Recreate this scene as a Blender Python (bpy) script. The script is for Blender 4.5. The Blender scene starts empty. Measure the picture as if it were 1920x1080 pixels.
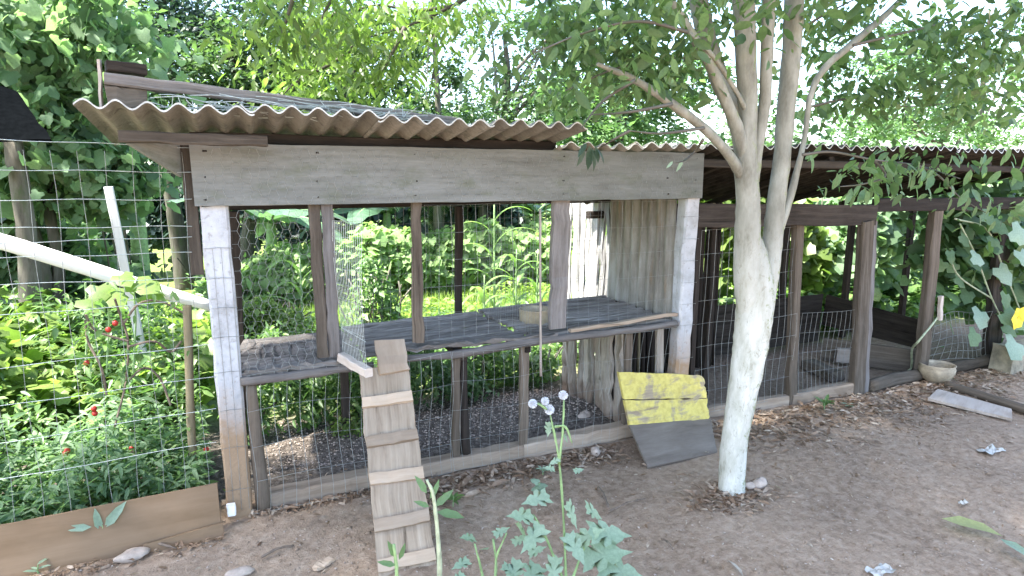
import bpy, math, random
import numpy as np
from mathutils import Vector, Matrix
R = math.radians
rng = np.random.default_rng(7); random.seed(7)
SC = bpy.context.scene; COL = SC.collection

# ------------------------------------------------------------------ camera
FPX = 1167.1; TILT = R(9.898); YAW = R(23.67); ROLL = R(-0.062)
CAM = np.array([0.153, -3.178, 1.65])
fw = np.array([math.sin(YAW)*math.cos(TILT), math.cos(YAW)*math.cos(TILT), -math.sin(TILT)])
rt = np.array([math.cos(YAW), -math.sin(YAW), 0.0]); up = np.cross(rt, fw)
rt, up = math.cos(ROLL)*rt+math.sin(ROLL)*up, -math.sin(ROLL)*rt+math.cos(ROLL)*up
cd = bpy.data.cameras.new('camera'); cam = bpy.data.objects.new('camera', cd); COL.objects.link(cam)
cd.sensor_width = 36; cd.lens = FPX/1920*36; cd.clip_end = 500; cd.clip_start = 0.02
cam.matrix_world = Matrix(((rt[0], up[0], -fw[0], CAM[0]), (rt[1], up[1], -fw[1], CAM[1]), (rt[2], up[2], -fw[2], CAM[2]), (0, 0, 0, 1)))
SC.camera = cam

# ------------------------------------------------------------------ light
SUN_EL, SUN_AZ = R(62), R(-97)          # azimuth from +Y towards +X: the sun stands to the left
w = bpy.data.worlds.new('World'); SC.world = w; w.use_nodes = True
nt = w.node_tree; nt.nodes.clear()
sky = nt.nodes.new('ShaderNodeTexSky'); sky.sky_type = 'NISHITA'; sky.sun_disc = False
sky.sun_elevation = SUN_EL; sky.sun_rotation = SUN_AZ; sky.air_density = 1.0; sky.dust_density = 1.6; sky.ozone_density = 1.0
bg = nt.nodes.new('ShaderNodeBackground'); bg.inputs[1].default_value = 0.15
wo = nt.nodes.new('ShaderNodeOutputWorld')
nt.links.new(sky.outputs[0], bg.inputs[0]); nt.links.new(bg.outputs[0], wo.inputs[0])
sl = bpy.data.lights.new('sun', 'SUN'); sl.energy = 4.6; sl.angle = R(2.5); sl.color = (1, 0.97, 0.9)
so = bpy.data.objects.new('sun', sl); COL.objects.link(so)
sd = Vector((math.sin(SUN_AZ)*math.cos(SUN_EL), math.cos(SUN_AZ)*math.cos(SUN_EL), math.sin(SUN_EL)))
so.rotation_euler = sd.to_track_quat('Z', 'Y').to_euler(); so.location = (-6, 2, 12)
SC.view_settings.view_transform = 'Standard'; SC.view_settings.look = 'None'
SC.view_settings.exposure = 2.65; SC.view_settings.gamma = 1.0; SC.view_settings.use_curve_mapping = False
SC.render.engine = 'CYCLES'
SC.cycles.max_bounces = 8; SC.cycles.transparent_max_bounces = 8; SC.cycles.diffuse_bounces = 4; SC.cycles.transmission_bounces = 4

# ------------------------------------------------------------------ survey helpers (points of the real place)
def ray(px, py): return fw+(px-960)/FPX*rt-(py-540)/FPX*up
def onp(px, py, n, d):
    n = np.array(n, float); v = ray(px, py); return CAM+v*(d-n@CAM)/(n@v)
def atY(px, py, Y=0.0): return onp(px, py, (0, 1, 0), Y)
def gnd(px, py, z=0.0): return onp(px, py, (0, 0, 1), z)
def V(*a): return np.array(a, float)

# ------------------------------------------------------------------ materials
MATS = {}
def newmat(name):
    m = bpy.data.materials.new(name); m.use_nodes = True; m.node_tree.nodes.clear(); MATS[name] = m
    return m, m.node_tree
def N(t, typ, **k):
    n = t.nodes.new(typ)
    for a, b in k.items(): setattr(n, a, b)
    return n
def ramp(t, src, stops):
    r = N(t, 'ShaderNodeValToRGB'); e = r.color_ramp.elements
    while len(e) < len(stops): e.new(0.5)
    for i, (p, c) in enumerate(stops):
        e[i].position = p; e[i].color = (*c, 1) if len(c) == 3 else c
    t.links.new(src, r.inputs[0]); return r.outputs[0]
def mix(t, fac, a, b, mode='MIX'):
    n = N(t, 'ShaderNodeMix', data_type='RGBA', blend_type=mode)
    if isinstance(fac, (int, float)): n.inputs[0].default_value = fac
    else: t.links.new(fac, n.inputs[0])
    for s, v in ((6, a), (7, b)):
        if isinstance(v, tuple): n.inputs[s].default_value = (*v, 1)
        else: t.links.new(v, n.inputs[s])
    return n.outputs[2]
def noise(t, vec, scale, detail=6, rough=0.6, dist=0.0):
    n = N(t, 'ShaderNodeTexNoise'); n.inputs['Scale'].default_value = scale; n.inputs['Detail'].default_value = detail
    n.inputs['Roughness'].default_value = rough; n.inputs['Distortion'].default_value = dist
    if vec is not None: t.links.new(vec, n.inputs['Vector'])
    return n.outputs[0]
def mapping(t, vec, scale, loc=None):
    m = N(t, 'ShaderNodeMapping'); m.inputs['Scale'].default_value = scale; t.links.new(vec, m.inputs['Vector'])
    if loc is not None: t.links.new(loc, m.inputs['Location'])
    return m.outputs[0]
def finish(t, col, rough=0.85, bump=None, bs=0.3, bd=0.01, spec=0.3):
    p = N(t, 'ShaderNodeBsdfPrincipled'); o = N(t, 'ShaderNodeOutputMaterial')
    if isinstance(col, tuple): p.inputs['Base Color'].default_value = (*col, 1)
    else: t.links.new(col, p.inputs['Base Color'])
    p.inputs['Roughness'].default_value = rough; p.inputs['Specular IOR Level'].default_value = spec
    if bump is not None:
        b = N(t, 'ShaderNodeBump'); b.inputs['Strength'].default_value = bs; b.inputs['Distance'].default_value = bd
        t.links.new(bump, b.inputs['Height']); t.links.new(b.outputs[0], p.inputs['Normal'])
    t.links.new(p.outputs[0], o.inputs[0]); return p

def wood(name, dark, mid, light, knots=0.0, grain=38, bd=0.006, bs=0.7, dirt=None, moss=None, cracks=0.5, streak=2.2):
    m, t = newmat(name)
    uv = N(t, 'ShaderNodeTexCoord').outputs['UV']; oi = N(t, 'ShaderNodeObjectInfo')
    cx = N(t, 'ShaderNodeCombineXYZ'); 
    mu = N(t, 'ShaderNodeMath', operation='MULTIPLY'); mu.inputs[1].default_value = 37; t.links.new(oi.outputs['Random'], mu.inputs[0])
    for i in range(3): t.links.new(mu.outputs[0], cx.inputs[i])
    g1 = noise(t, mapping(t, uv, (streak, grain, 1), cx.outputs[0]), 1.0, 8, 0.65, 0.4)
    g2 = noise(t, mapping(t, uv, (streak*2.5, grain*4, 1), cx.outputs[0]), 1.0, 4, 0.6)
    bl = noise(t, mapping(t, uv, (3, 6, 1), cx.outputs[0]), 1.0, 5, 0.7)
    c = ramp(t, g1, [(0.28, dark), (0.5, mid), (0.72, light)])
    c = mix(t, ramp(t, g2, [(0.35, (0.35,)*3), (0.62, (0, 0, 0))]), c, dark, 'MIX')
    c = mix(t, ramp(t, bl, [(0.35, (0, 0, 0)), (0.75, (0.55,)*3)]), c, light)
    ck = ramp(t, g1, [(0.30, (cracks,)*3), (0.36, (0, 0, 0))])
    c = mix(t, ck, c, tuple(v*0.25 for v in dark))
    mv = N(t, 'ShaderNodeMapRange'); t.links.new(oi.outputs['Random'], mv.inputs[0]); mv.inputs[3].default_value = 0.62; mv.inputs[4].default_value = 1.25
    cv = N(t, 'ShaderNodeCombineXYZ'); [t.links.new(mv.outputs[0], cv.inputs[i]) for i in range(3)]
    c = mix(t, 1.0, c, cv.outputs[0], 'MULTIPLY')
    if dirt is not None:
        sx = N(t, 'ShaderNodeSeparateXYZ'); geo = N(t, 'ShaderNodeNewGeometry'); t.links.new(geo.outputs['Position'], sx.inputs[0])
        mr = N(t, 'ShaderNodeMapRange'); mr.inputs[1].default_value = dirt[1]; mr.inputs[2].default_value = dirt[2]; mr.inputs[3].default_value = 1; mr.inputs[4].default_value = 0
        ad = N(t, 'ShaderNodeMath', operation='MULTIPLY_ADD'); t.links.new(noise(t, geo.outputs['Position'], 9, 4), ad.inputs[0]); ad.inputs[1].default_value = 0.35; t.links.new(sx.outputs[2], ad.inputs[2])
        sb = N(t, 'ShaderNodeMath', operation='SUBTRACT'); t.links.new(ad.outputs[0], sb.inputs[0]); sb.inputs[1].default_value = 0.17
        t.links.new(sb.outputs[0], mr.inputs[0]); c = mix(t, mr.outputs[0], c, dirt[0])
    if moss is not None:
        mm = noise(t, mapping(t, uv, (4, 9, 1), cx.outputs[0]), 1.3, 6, 0.7)
        c = mix(t, ramp(t, mm, [(0.52, (0, 0, 0)), (0.68, (0.8,)*3)]), c, moss)
    h = N(t, 'ShaderNodeMath', operation='MULTIPLY_ADD'); t.links.new(g2, h.inputs[0]); h.inputs[1].default_value = 0.4; t.links.new(g1, h.inputs[2])
    finish(t, c, 0.9, h.outputs[0], bs, bd, 0.2); return m

W_GREY = wood('weathered_grey_wood', (0.075, 0.066, 0.06), (0.185, 0.165, 0.15), (0.30, 0.275, 0.26), bd=0.012)
W_SLAT = wood('floor_slat_wood', (0.045, 0.037, 0.031), (0.19, 0.168, 0.148), (0.40, 0.37, 0.34), bd=0.018, cracks=1.0, grain=24, bs=0.9)
W_BROWN = wood('brown_wood', (0.035, 0.027, 0.02), (0.098, 0.078, 0.059), (0.18, 0.149, 0.118))
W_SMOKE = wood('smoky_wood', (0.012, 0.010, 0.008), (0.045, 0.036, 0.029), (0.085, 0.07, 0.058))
W_DARK = wood('dark_wood', (0.012, 0.01, 0.008), (0.035, 0.027, 0.022), (0.075, 0.06, 0.05))
W_RED = wood('reddish_pole_wood', (0.055, 0.042, 0.031), (0.138, 0.108, 0.080), (0.235, 0.19, 0.148), streak=1.2)
W_HEAD = wood('header_board_wood', (0.17, 0.172, 0.15), (0.27, 0.275, 0.25), (0.37, 0.375, 0.35), grain=22, cracks=0.3, bs=0.5, moss=(0.13, 0.14, 0.105), streak=2.0)
W_RAMP = wood('ramp_wood', (0.19, 0.13, 0.085), (0.41, 0.315, 0.225), (0.54, 0.44, 0.335), grain=30, cracks=0.75, streak=1.6)
W_CLEAT = wood('cleat_wood', (0.30, 0.21, 0.14), (0.43, 0.32, 0.225), (0.52, 0.41, 0.31), grain=16, cracks=0.1, bs=0.2)
W_KERB = wood('kerb_wood', (0.17, 0.12, 0.085), (0.29, 0.22, 0.16), (0.38, 0.31, 0.24), grain=18, cracks=0.2, bs=0.35)
W_PLY = wood('plywood_board', (0.15, 0.095, 0.052), (0.215, 0.14, 0.083), (0.27, 0.185, 0.12), grain=9, cracks=0.0, bs=0.15, streak=0.8)
W_BOARDG = wood('grey_board', (0.09, 0.072, 0.058), (0.155, 0.130, 0.108), (0.22, 0.19, 0.162), grain=10, cracks=0.15, bs=0.2, streak=2.5)
W_PALE = wood('pale_board', (0.30, 0.24, 0.19), (0.45, 0.38, 0.32), (0.55, 0.48, 0.42), grain=14, cracks=0.1, bs=0.2)
W_SLAB = wood('pale_slab_wood', (0.13, 0.09, 0.06), (0.42, 0.36, 0.29), (0.62, 0.56, 0.49), grain=30, cracks=0.9, bs=0.9, bd=0.015, dirt=((0.27, 0.19, 0.135), 0.02, 0.22))
W_SLABW = wood('whitened_slab_wood', (0.08, 0.07, 0.062), (0.33, 0.32, 0.31), (0.50, 0.49, 0.48), grain=20, cracks=0.9, bs=0.8, bd=0.015)
W_ROT = wood('rotten_slab_wood', (0.025, 0.02, 0.018), (0.12, 0.105, 0.095), (0.28, 0.255, 0.235), bd=0.03, bs=1.0, cracks=1.0, grain=17, streak=4.0)
W_BAM = wood('bamboo_cane', (0.10, 0.08, 0.045), (0.25, 0.20, 0.12), (0.38, 0.32, 0.2), grain=12)
W_BARK = wood('bark', (0.03, 0.026, 0.02), (0.085, 0.075, 0.06), (0.16, 0.145, 0.12), grain=14, moss=(0.07, 0.09, 0.04))
W_POLE = wood('peeled_white_pole', (0.5, 0.48, 0.45), (0.66, 0.64, 0.61), (0.76, 0.75, 0.72), grain=12, cracks=0.1, bs=0.2)

def m_white_post():
    m, t = newmat('whitewashed_post')
    geo = N(t, 'ShaderNodeNewGeometry'); P = geo.outputs['Position']
    a = noise(t, P, 7, 7, 0.65); b = noise(t, P, 42, 5, 0.6)
    c = ramp(t, a, [(0.3, (0.33, 0.325, 0.32)), (0.5, (0.48, 0.485, 0.50)), (0.72, (0.56, 0.565, 0.58))])
    c = mix(t, ramp(t, b, [(0.33, (0.6,)*3), (0.42, (0, 0, 0))]), c, (0.26, 0.24, 0.22))
    sx = N(t, 'ShaderNodeSeparateXYZ'); t.links.new(P, sx.inputs[0])
    ad = N(t, 'ShaderNodeMath', operation='MULTIPLY_ADD'); t.links.new(a, ad.inputs[0]); ad.inputs[1].default_value = -0.7; t.links.new(sx.outputs[2], ad.inputs[2])
    mr = N(t, 'ShaderNodeMapRange'); t.links.new(ad.outputs[0], mr.inputs[0])
    mr.inputs[1].default_value = 0.05; mr.inputs[2].default_value = 0.36; mr.inputs[3].default_value = 1; mr.inputs[4].default_value = 0
    c = mix(t, mr.outputs[0], c, (0.33, 0.225, 0.14))
    finish(t, c, 0.85, b, 0.6, 0.008)
    return m
W_WHITE = m_white_post()

def m_sheet():
    m, t = newmat('fibre_cement_sheet')
    P = N(t, 'ShaderNodeTexCoord').outputs['Object']
    a = noise(t, P, 3.2, 7, 0.7); b = noise(t, P, 60, 4, 0.6)
    c = ramp(t, a, [(0.3, (0.17, 0.15, 0.118)), (0.5, (0.27, 0.245, 0.20)), (0.72, (0.36, 0.34, 0.29))])
    c = mix(t, ramp(t, noise(t, P, 11, 7, 0.75, 0.5), [(0.54, (0, 0, 0)), (0.62, (0.7,)*3)]), c, (0.085, 0.08, 0.062)); c = mix(t, ramp(t, noise(t, P, 26, 5, 0.7), [(0.60, (0, 0, 0)), (0.66, (0.6,)*3)]), c, (0.40, 0.40, 0.36))
    c = mix(t, 0.25, c, ramp(t, b, [(0.3, (0.1, 0.1, 0.09)), (0.7, (0.4, 0.38, 0.35))]))
    c = mix(t, ramp(t, noise(t, mapping(t, P, (9, 1, 1)), 2.5, 5, 0.7), [(0.55, (0, 0, 0)), (0.75, (0.6,)*3)]), c, (0.12, 0.10, 0.075))
    oi = N(t, 'ShaderNodeObjectInfo'); mv = N(t, 'ShaderNodeMapRange'); t.links.new(oi.outputs['Random'], mv.inputs[0]); mv.inputs[3].default_value = 0.75; mv.inputs[4].default_value = 1.2
    cv = N(t, 'ShaderNodeCombineXYZ'); [t.links.new(mv.outputs[0], cv.inputs[i]) for i in range(3)]
    c = mix(t, 1.0, c, cv.outputs[0], 'MULTIPLY')
    finish(t, c, 0.9, b, 0.3, 0.004); return m
M_SHEET = m_sheet()
M_EDGE = None
def m_sheetw():
    m, t = newmat('stained_side_sheet')
    P = N(t, 'ShaderNodeTexCoord').outputs['Object']
    a = noise(t, mapping(t, P, (5, 5, 1.2)), 2.0, 7, 0.7)
    c = ramp(t, a, [(0.3, (0.12, 0.105, 0.085)), (0.5, (0.26, 0.24, 0.205)), (0.68, (0.37, 0.355, 0.32))])
    c = mix(t, ramp(t, noise(t, mapping(t, P, (12, 12, 1.5)), 1.7, 6), [(0.60, (0, 0, 0)), (0.70, (0.6,)*3)]), c, (0.27, 0.19, 0.11))
    finish(t, c, 0.9, a, 0.2, 0.004); return m
M_SIDE = m_sheetw()

def m_dirt():
    m, t = newmat('trodden_dirt')
    P = N(t, 'ShaderNodeNewGeometry').outputs['Position']
    a = noise(t, P, 1.1, 8, 0.62); b = noise(t, P, 22, 8, 0.72); d = noise(t, P, 120, 4, 0.6)
    c = ramp(t, a, [(0.3, (0.20, 0.145, 0.105)), (0.5, (0.325, 0.235, 0.165)), (0.7, (0.43, 0.33, 0.245))])
    c = mix(t, 0.45, c, ramp(t, b, [(0.33, (0.11, 0.078, 0.055)), (0.48, (0.32, 0.232, 0.163)), (0.66, (0.54, 0.43, 0.33))]))
    vo = N(t, 'ShaderNodeTexVoronoi'); vo.inputs['Scale'].default_value = 55; t.links.new(P, vo.inputs['Vector'])
    pk = ramp(t, vo.outputs['Distance'], [(0.05, (0.75,)*3), (0.14, (0, 0, 0))])
    msk = ramp(t, noise(t, P, 6, 4), [(0.52, (0, 0, 0)), (0.6, (1, 1, 1))])
    c = mix(t, mix(t, 1.0, pk, msk, 'MULTIPLY'), c, (0.46, 0.39, 0.33))
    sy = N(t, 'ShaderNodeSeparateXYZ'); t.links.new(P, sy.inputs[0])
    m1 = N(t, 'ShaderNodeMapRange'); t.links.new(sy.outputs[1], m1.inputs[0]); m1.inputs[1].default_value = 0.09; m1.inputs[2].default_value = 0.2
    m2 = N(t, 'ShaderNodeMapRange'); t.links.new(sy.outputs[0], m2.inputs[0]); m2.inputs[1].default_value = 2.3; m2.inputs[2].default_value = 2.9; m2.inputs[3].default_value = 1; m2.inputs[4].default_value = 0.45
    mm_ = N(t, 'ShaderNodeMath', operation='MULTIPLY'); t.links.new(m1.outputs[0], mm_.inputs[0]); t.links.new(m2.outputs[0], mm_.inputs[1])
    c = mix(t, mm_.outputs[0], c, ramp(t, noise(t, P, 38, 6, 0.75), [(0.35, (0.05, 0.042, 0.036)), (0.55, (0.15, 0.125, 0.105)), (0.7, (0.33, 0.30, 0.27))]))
    # garden soil with thin green cover behind the coop
    sx = N(t, 'ShaderNodeSeparateXYZ'); t.links.new(P, sx.inputs[0])
    ad = N(t, 'ShaderNodeMath', operation='MULTIPLY_ADD'); t.links.new(a, ad.inputs[0]); ad.inputs[1].default_value = 1.2; t.links.new(sx.outputs[1], ad.inputs[2])
    mr = N(t, 'ShaderNodeMapRange'); t.links.new(ad.outputs[0], mr.inputs[0])
    mr.inputs[1].default_value = 1.7; mr.inputs[2].default_value = 2.3
    g = ramp(t, noise(t, P, 9, 6, 0.7), [(0.3, (0.10, 0.135, 0.04)), (0.7, (0.19, 0.26, 0.07))])
    c = mix(t, mr.outputs[0], c, g)
    h = N(t, 'ShaderNodeMath', operation='MULTIPLY_ADD'); t.links.new(d, h.inputs[0]); h.inputs[1].default_value = 0.4; t.links.new(b, h.inputs[2])
    h2 = N(t, 'ShaderNodeMath', operation='MULTIPLY_ADD'); t.links.new(noise(t, P, 5, 6, 0.65), h2.inputs[0]); h2.inputs[1].default_value = 1.6; t.links.new(h.outputs[0], h2.inputs[2])
    finish(t, c, 0.95, h2.outputs[0], 0.8, 0.022, 0.1); return m
M_DIRT = m_dirt()

def leafmat(name, dark, mid, light, trans=0.45, rough=0.42, spec=0.5, clump=2.0, tint=1.35):
    m, t = newmat(name)
    geo = N(t, 'ShaderNodeNewGeometry')
    r = geo.outputs['Random Per Island']
    n1 = noise(t, geo.outputs['Position'], clump, 3, 0.6)
    ad = N(t, 'ShaderNodeMath', operation='MULTIPLY_ADD'); t.links.new(r, ad.inputs[0]); ad.inputs[1].default_value = 0.5
    s = N(t, 'ShaderNodeMath', operation='MULTIPLY_ADD'); t.links.new(n1, s.inputs[0]); s.inputs[1].default_value = 1.0; s.inputs[2].default_value = -0.25
    t.links.new(s.outputs[0], ad.inputs[2])
    c = ramp(t, ad.outputs[0], [(0.2, dark), (0.5, mid), (0.85, light)])
    c = mix(t, ramp(t, noise(t, geo.outputs['Position'], 75, 4, 0.7), [(0.42, (0.28,)*3), (0.6, (0, 0, 0))]), c, tuple(v*0.45 for v in mid))
    p = N(t, 'ShaderNodeBsdfPrincipled'); t.links.new(c, p.inputs['Base Color'])
    p.inputs['Roughness'].default_value = rough; p.inputs['Specular IOR Level'].default_value = spec
    tr = N(t, 'ShaderNodeBsdfTranslucent')
    tc = mix(t, 1.0, c, (tint*0.98, tint*1.15, tint*0.62), 'MULTIPLY'); t.links.new(tc, tr.inputs[0])
    mx = N(t, 'ShaderNodeMixShader'); mx.inputs[0].default_value = trans
    t.links.new(p.outputs[0], mx.inputs[1]); t.links.new(tr.outputs[0], mx.inputs[2])
    o = N(t, 'ShaderNodeOutputMaterial'); t.links.new(mx.outputs[0], o.inputs[0]); return m
L_TREE = leafmat('tree_leaf', (0.03, 0.06, 0.03), (0.07, 0.125, 0.055), (0.14, 0.21, 0.085))
L_YARD = leafmat('yard_tree_leaf', (0.06, 0.105, 0.045), (0.13, 0.20, 0.085), (0.24, 0.33, 0.15), trans=0.55, clump=5)
L_DARK = leafmat('dark_tree_leaf', (0.015, 0.033, 0.027), (0.035, 0.068, 0.05), (0.08, 0.125, 0.085), trans=0.35)
L_LIME = leafmat('lime_leaf', (0.08, 0.13, 0.03), (0.16, 0.24, 0.055), (0.28, 0.38, 0.10), trans=0.5)
L_HEDGE = leafmat('hedge_vine_leaf', (0.14, 0.21, 0.08), (0.25, 0.36, 0.15), (0.38, 0.48, 0.24), trans=0.5, rough=0.6, spec=0.3)
L_PALE = leafmat('pale_vine_leaf', (0.10, 0.17, 0.09), (0.19, 0.29, 0.16), (0.32, 0.42, 0.26), trans=0.5, rough=0.6, spec=0.3)
L_VINE = leafmat('vine_leaf', (0.06, 0.115, 0.05), (0.12, 0.205, 0.09), (0.22, 0.33, 0.155), trans=0.45)
L_WEED = leafmat('weed_leaf', (0.05, 0.105, 0.035), (0.12, 0.21, 0.07), (0.24, 0.36, 0.11), trans=0.45, clump=4)
L_GREY = leafmat('grey_green_leaf', (0.19, 0.28, 0.19), (0.28, 0.38, 0.27), (0.38, 0.47, 0.35), trans=0.3, rough=0.5)
L_GRASS = leafmat('grass_blade', (0.14, 0.21, 0.05), (0.24, 0.34, 0.08), (0.36, 0.44, 0.14), trans=0.5)
L_BAN = leafmat('banana_leaf', (0.07, 0.15, 0.09), (0.13, 0.23, 0.14), (0.22, 0.33, 0.22), trans=0.35, rough=0.3)
L_CORN = leafmat('corn_leaf', (0.10, 0.18, 0.05), (0.18, 0.29, 0.08), (0.28, 0.40, 0.15), trans=0.45)
L_DRY = leafmat('dry_leaf', (0.13, 0.075, 0.042), (0.32, 0.215, 0.145), (0.58, 0.48, 0.38), trans=0.15, rough=0.7, spec=0.2, clump=12, tint=1.0)
L_DRYP = leafmat('pale_dry_flake', (0.30, 0.24, 0.18), (0.45, 0.38, 0.31), (0.62, 0.57, 0.50), trans=0.15, rough=0.7, spec=0.2, clump=12, tint=1.0)
L_YEL = leafmat('yellow_leaf', (0.30, 0.32, 0.13), (0.40, 0.42, 0.19), (0.50, 0.50, 0.27), trans=0.4)
def plain(name, col, rough=0.7, metal=0.0, sc=30, var=0.35, spec=0.4):
    m, t = newmat(name)
    P = N(t, 'ShaderNodeTexCoord').outputs['Object']; n = noise(t, P, sc, 5, 0.65)
    c = ramp(t, n, [(0.3, tuple(v*(1-var) for v in col)), (0.7, tuple(min(1, v*(1+var)) for v in col))])
    p = finish(t, c, rough, n, 0.35, 0.004, spec); p.inputs['Metallic'].default_value = metal; return m
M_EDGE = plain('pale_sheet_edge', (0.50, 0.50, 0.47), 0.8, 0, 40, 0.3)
M_SHADESHEET = plain('shade_darkened_sheet', (0.05, 0.042, 0.035), 0.95, 0, 8, 0.5, 0.1)  # unlit gloom under the pen roof, put into the sheet colour
M_WIREC = plain('coop_wire', (0.30, 0.31, 0.29), 0.6, 0.2)
M_WIRE = plain('galvanised_wire', (0.50, 0.53, 0.49), 0.5, 0.2)
M_WIRED = plain('dark_wire', (0.26, 0.26, 0.24), 0.6, 0.2)
M_BLACK = plain('black_sheeting', (0.003, 0.0035, 0.004), 1.0, 0, 30, 0.3, 0.0)
M_TIN = plain('rusty_tin', (0.40, 0.33, 0.22), 0.6, 0.15, 14)
M_CLAY = plain('pale_clay_pot', (0.34, 0.28, 0.20), 0.7, 0, 20)
M_STONE = plain('stone', (0.42, 0.34, 0.28), 0.9, 0, 16)
M_BLOCK = plain('mossy_block', (0.30, 0.26, 0.19), 0.95, 0, 9, 0.5)
M_PLAS = plain('white_plastic', (0.42, 0.405, 0.37), 0.4, 0, 12, 0.15)
M_RED = plain('red_fruit', (0.42, 0.03, 0.02), 0.3, 0, 10, 0.3)
M_TUFT = plain('white_seed_tuft', (0.75, 0.76, 0.78), 0.9, 0, 40, 0.1)
M_YFL = plain('yellow_petal', (0.75, 0.55, 0.03), 0.6)
M_STEM = plain('green_stem', (0.22, 0.33, 0.14), 0.6)
M_STEMP = plain('pale_stem', (0.36, 0.40, 0.26), 0.6)
M_TWIG = plain('twig_bark', (0.16, 0.12, 0.09), 0.9, 0, 30, 0.5)
def m_yellow():
    m, t = newmat('worn_yellow_paint')
    uv = N(t, 'ShaderNodeTexCoord').outputs['Object']
    n1 = noise(t, uv, 5.5, 8, 0.66, 0.8); n2 = noise(t, mapping(t, uv, (3, 24, 24)), 1.0, 7, 0.7)
    base = ramp(t, n2, [(0.3, (0.24, 0.18, 0.115)), (0.7, (0.42, 0.34, 0.24))])
    yel = ramp(t, noise(t, uv, 30, 5), [(0.3, (0.46, 0.36, 0.10)), (0.6, (0.62, 0.52, 0.15))])
    ad = N(t, 'ShaderNodeMath', operation='MULTIPLY_ADD'); t.links.new(n2, ad.inputs[0]); ad.inputs[1].default_value = 0.5; t.links.new(n1, ad.inputs[2])
    finish(t, mix(t, ramp(t, ad.outputs[0], [(0.62, (0, 0, 0)), (0.75, (1, 1, 1))]), base, yel), 0.8, n2, 0.5, 0.006)
    return m
M_YEL = m_yellow()
def m_trunk():
    m, t = newmat('whitewashed_trunk')
    P = N(t, 'ShaderNodeNewGeometry').outputs['Position']
    sx = N(t, 'ShaderNodeSeparateXYZ'); t.links.new(P, sx.inputs[0])
    a = noise(t, mapping(t, P, (1, 1, 0.35)), 14, 7, 0.7); b = noise(t, P, 60, 5, 0.7)
    bark = ramp(t, a, [(0.3, (0.14, 0.13, 0.10)), (0.5, (0.245, 0.235, 0.19)), (0.72, (0.35, 0.34, 0.285))])
    wh = ramp(t, a, [(0.28, (0.22, 0.21, 0.155)), (0.42, (0.44, 0.43, 0.36)), (0.62, (0.60, 0.59, 0.53))])
    wh = mix(t, ramp(t, noise(t, mapping(t, P, (1, 1, 0.5)), 33, 6, 0.8, 0.8), [(0.36, (0.7,)*3), (0.44, (0, 0, 0))]), wh, (0.26, 0.24, 0.18))
    ad = N(t, 'ShaderNodeMath', operation='MULTIPLY_ADD'); t.links.new(a, ad.inputs[0]); ad.inputs[1].default_value = 0.5; t.links.new(sx.outputs[2], ad.inputs[2])
    mr = N(t, 'ShaderNodeMapRange'); t.links.new(ad.outputs[0], mr.inputs[0]); mr.inputs[1].default_value = 1.15; mr.inputs[2].default_value = 1.75
    c = mix(t, mr.outputs[0], wh, bark)
    # moss on the right-hand flank
    gx = N(t, 'ShaderNodeNewGeometry'); nx = N(t, 'ShaderNodeSeparateXYZ'); t.links.new(gx.outputs['Normal'], nx.inputs[0])
    mm = N(t, 'ShaderNodeMath', operation='MULTIPLY_ADD'); t.links.new(nx.outputs[0], mm.inputs[0]); mm.inputs[1].default_value = 0.16; t.links.new(noise(t, P, 26, 6, 0.75), mm.inputs[2])
    c = mix(t, ramp(t, mm.outputs[0], [(0.57, (0, 0, 0)), (0.66, (0.8,)*3)]), c, (0.21, 0.235, 0.11))
    finish(t, c, 0.85, a, 0.5, 0.012); return m
M_TRUNK = m_trunk()

# ------------------------------------------------------------------ mesh helpers
def link(o, parent=None):
    COL.objects.link(o)
    if parent is not None: o.parent = parent
    return o
def mesh(name, verts, faces, mat, parent=None, uvs=None, smooth=False, stuff=False):
    me = bpy.data.meshes.new(name); me.from_pydata([tuple(v) for v in verts], [], faces)
    if uvs is not None:
        ul = me.uv_layers.new(name='UVMap'); li = np.empty(len(me.loops), np.int32); me.loops.foreach_get('vertex_index', li)
        ul.data.foreach_set('uv', np.asarray(uvs, np.float32)[li].ravel())
    me.materials.append(mat); me.update()
    if smooth: me.polygons.foreach_set('use_smooth', [True]*len(me.polygons))
    o = bpy.data.objects.new(name, me); link(o, parent)
    if parent is not None:
        o.matrix_parent_inverse = Matrix.Translation(-Vector(parent.location)) if parent.parent is None else parent.matrix_parent_inverse.copy()
        if parent.parent is not None: o.matrix_parent_inverse = Matrix.Identity(4)
    if stuff: o['kind'] = 'stuff'
    return o
def npmesh(name, verts, tris, mat, parent=None, stuff=False, smooth=False):
    verts = np.asarray(verts, np.float32); tris = np.asarray(tris, np.int32)
    me = bpy.data.meshes.new(name); me.vertices.add(len(verts)); me.vertices.foreach_set('co', verts.ravel())
    me.loops.add(tris.size); me.loops.foreach_set('vertex_index', tris.ravel())
    k = tris.shape[1]; me.polygons.add(len(tris)); me.polygons.foreach_set('loop_start', np.arange(0, tris.size, k, dtype=np.int32))
    me.update(calc_edges=True); me.validate(); me.materials.append(mat)
    if smooth: me.polygons.foreach_set('use_smooth', [True]*len(me.polygons))
    o = bpy.data.objects.new(name, me); link(o, parent)
    if parent is not None and parent.parent is None: o.matrix_parent_inverse = Matrix.Translation(-Vector(parent.location))
    if stuff: o['kind'] = 'stuff'
    return o
def tag(o, label=None, cat=None, group=None, kind=None):
    if label: o['label'] = label
    if cat: o['category'] = cat
    if group: o['group'] = group
    if kind: o['kind'] = kind
    return o
def thing(name, loc, label, cat, group=None):
    o = bpy.data.objects.new(name, None); o.location = tuple(float(v) for v in loc); o.empty_display_size = 0.1; COL.objects.link(o)
    return tag(o, label, cat, group)
def nrm(v): v = np.asarray(v, float); return v/(np.linalg.norm(v)+1e-12)
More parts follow.
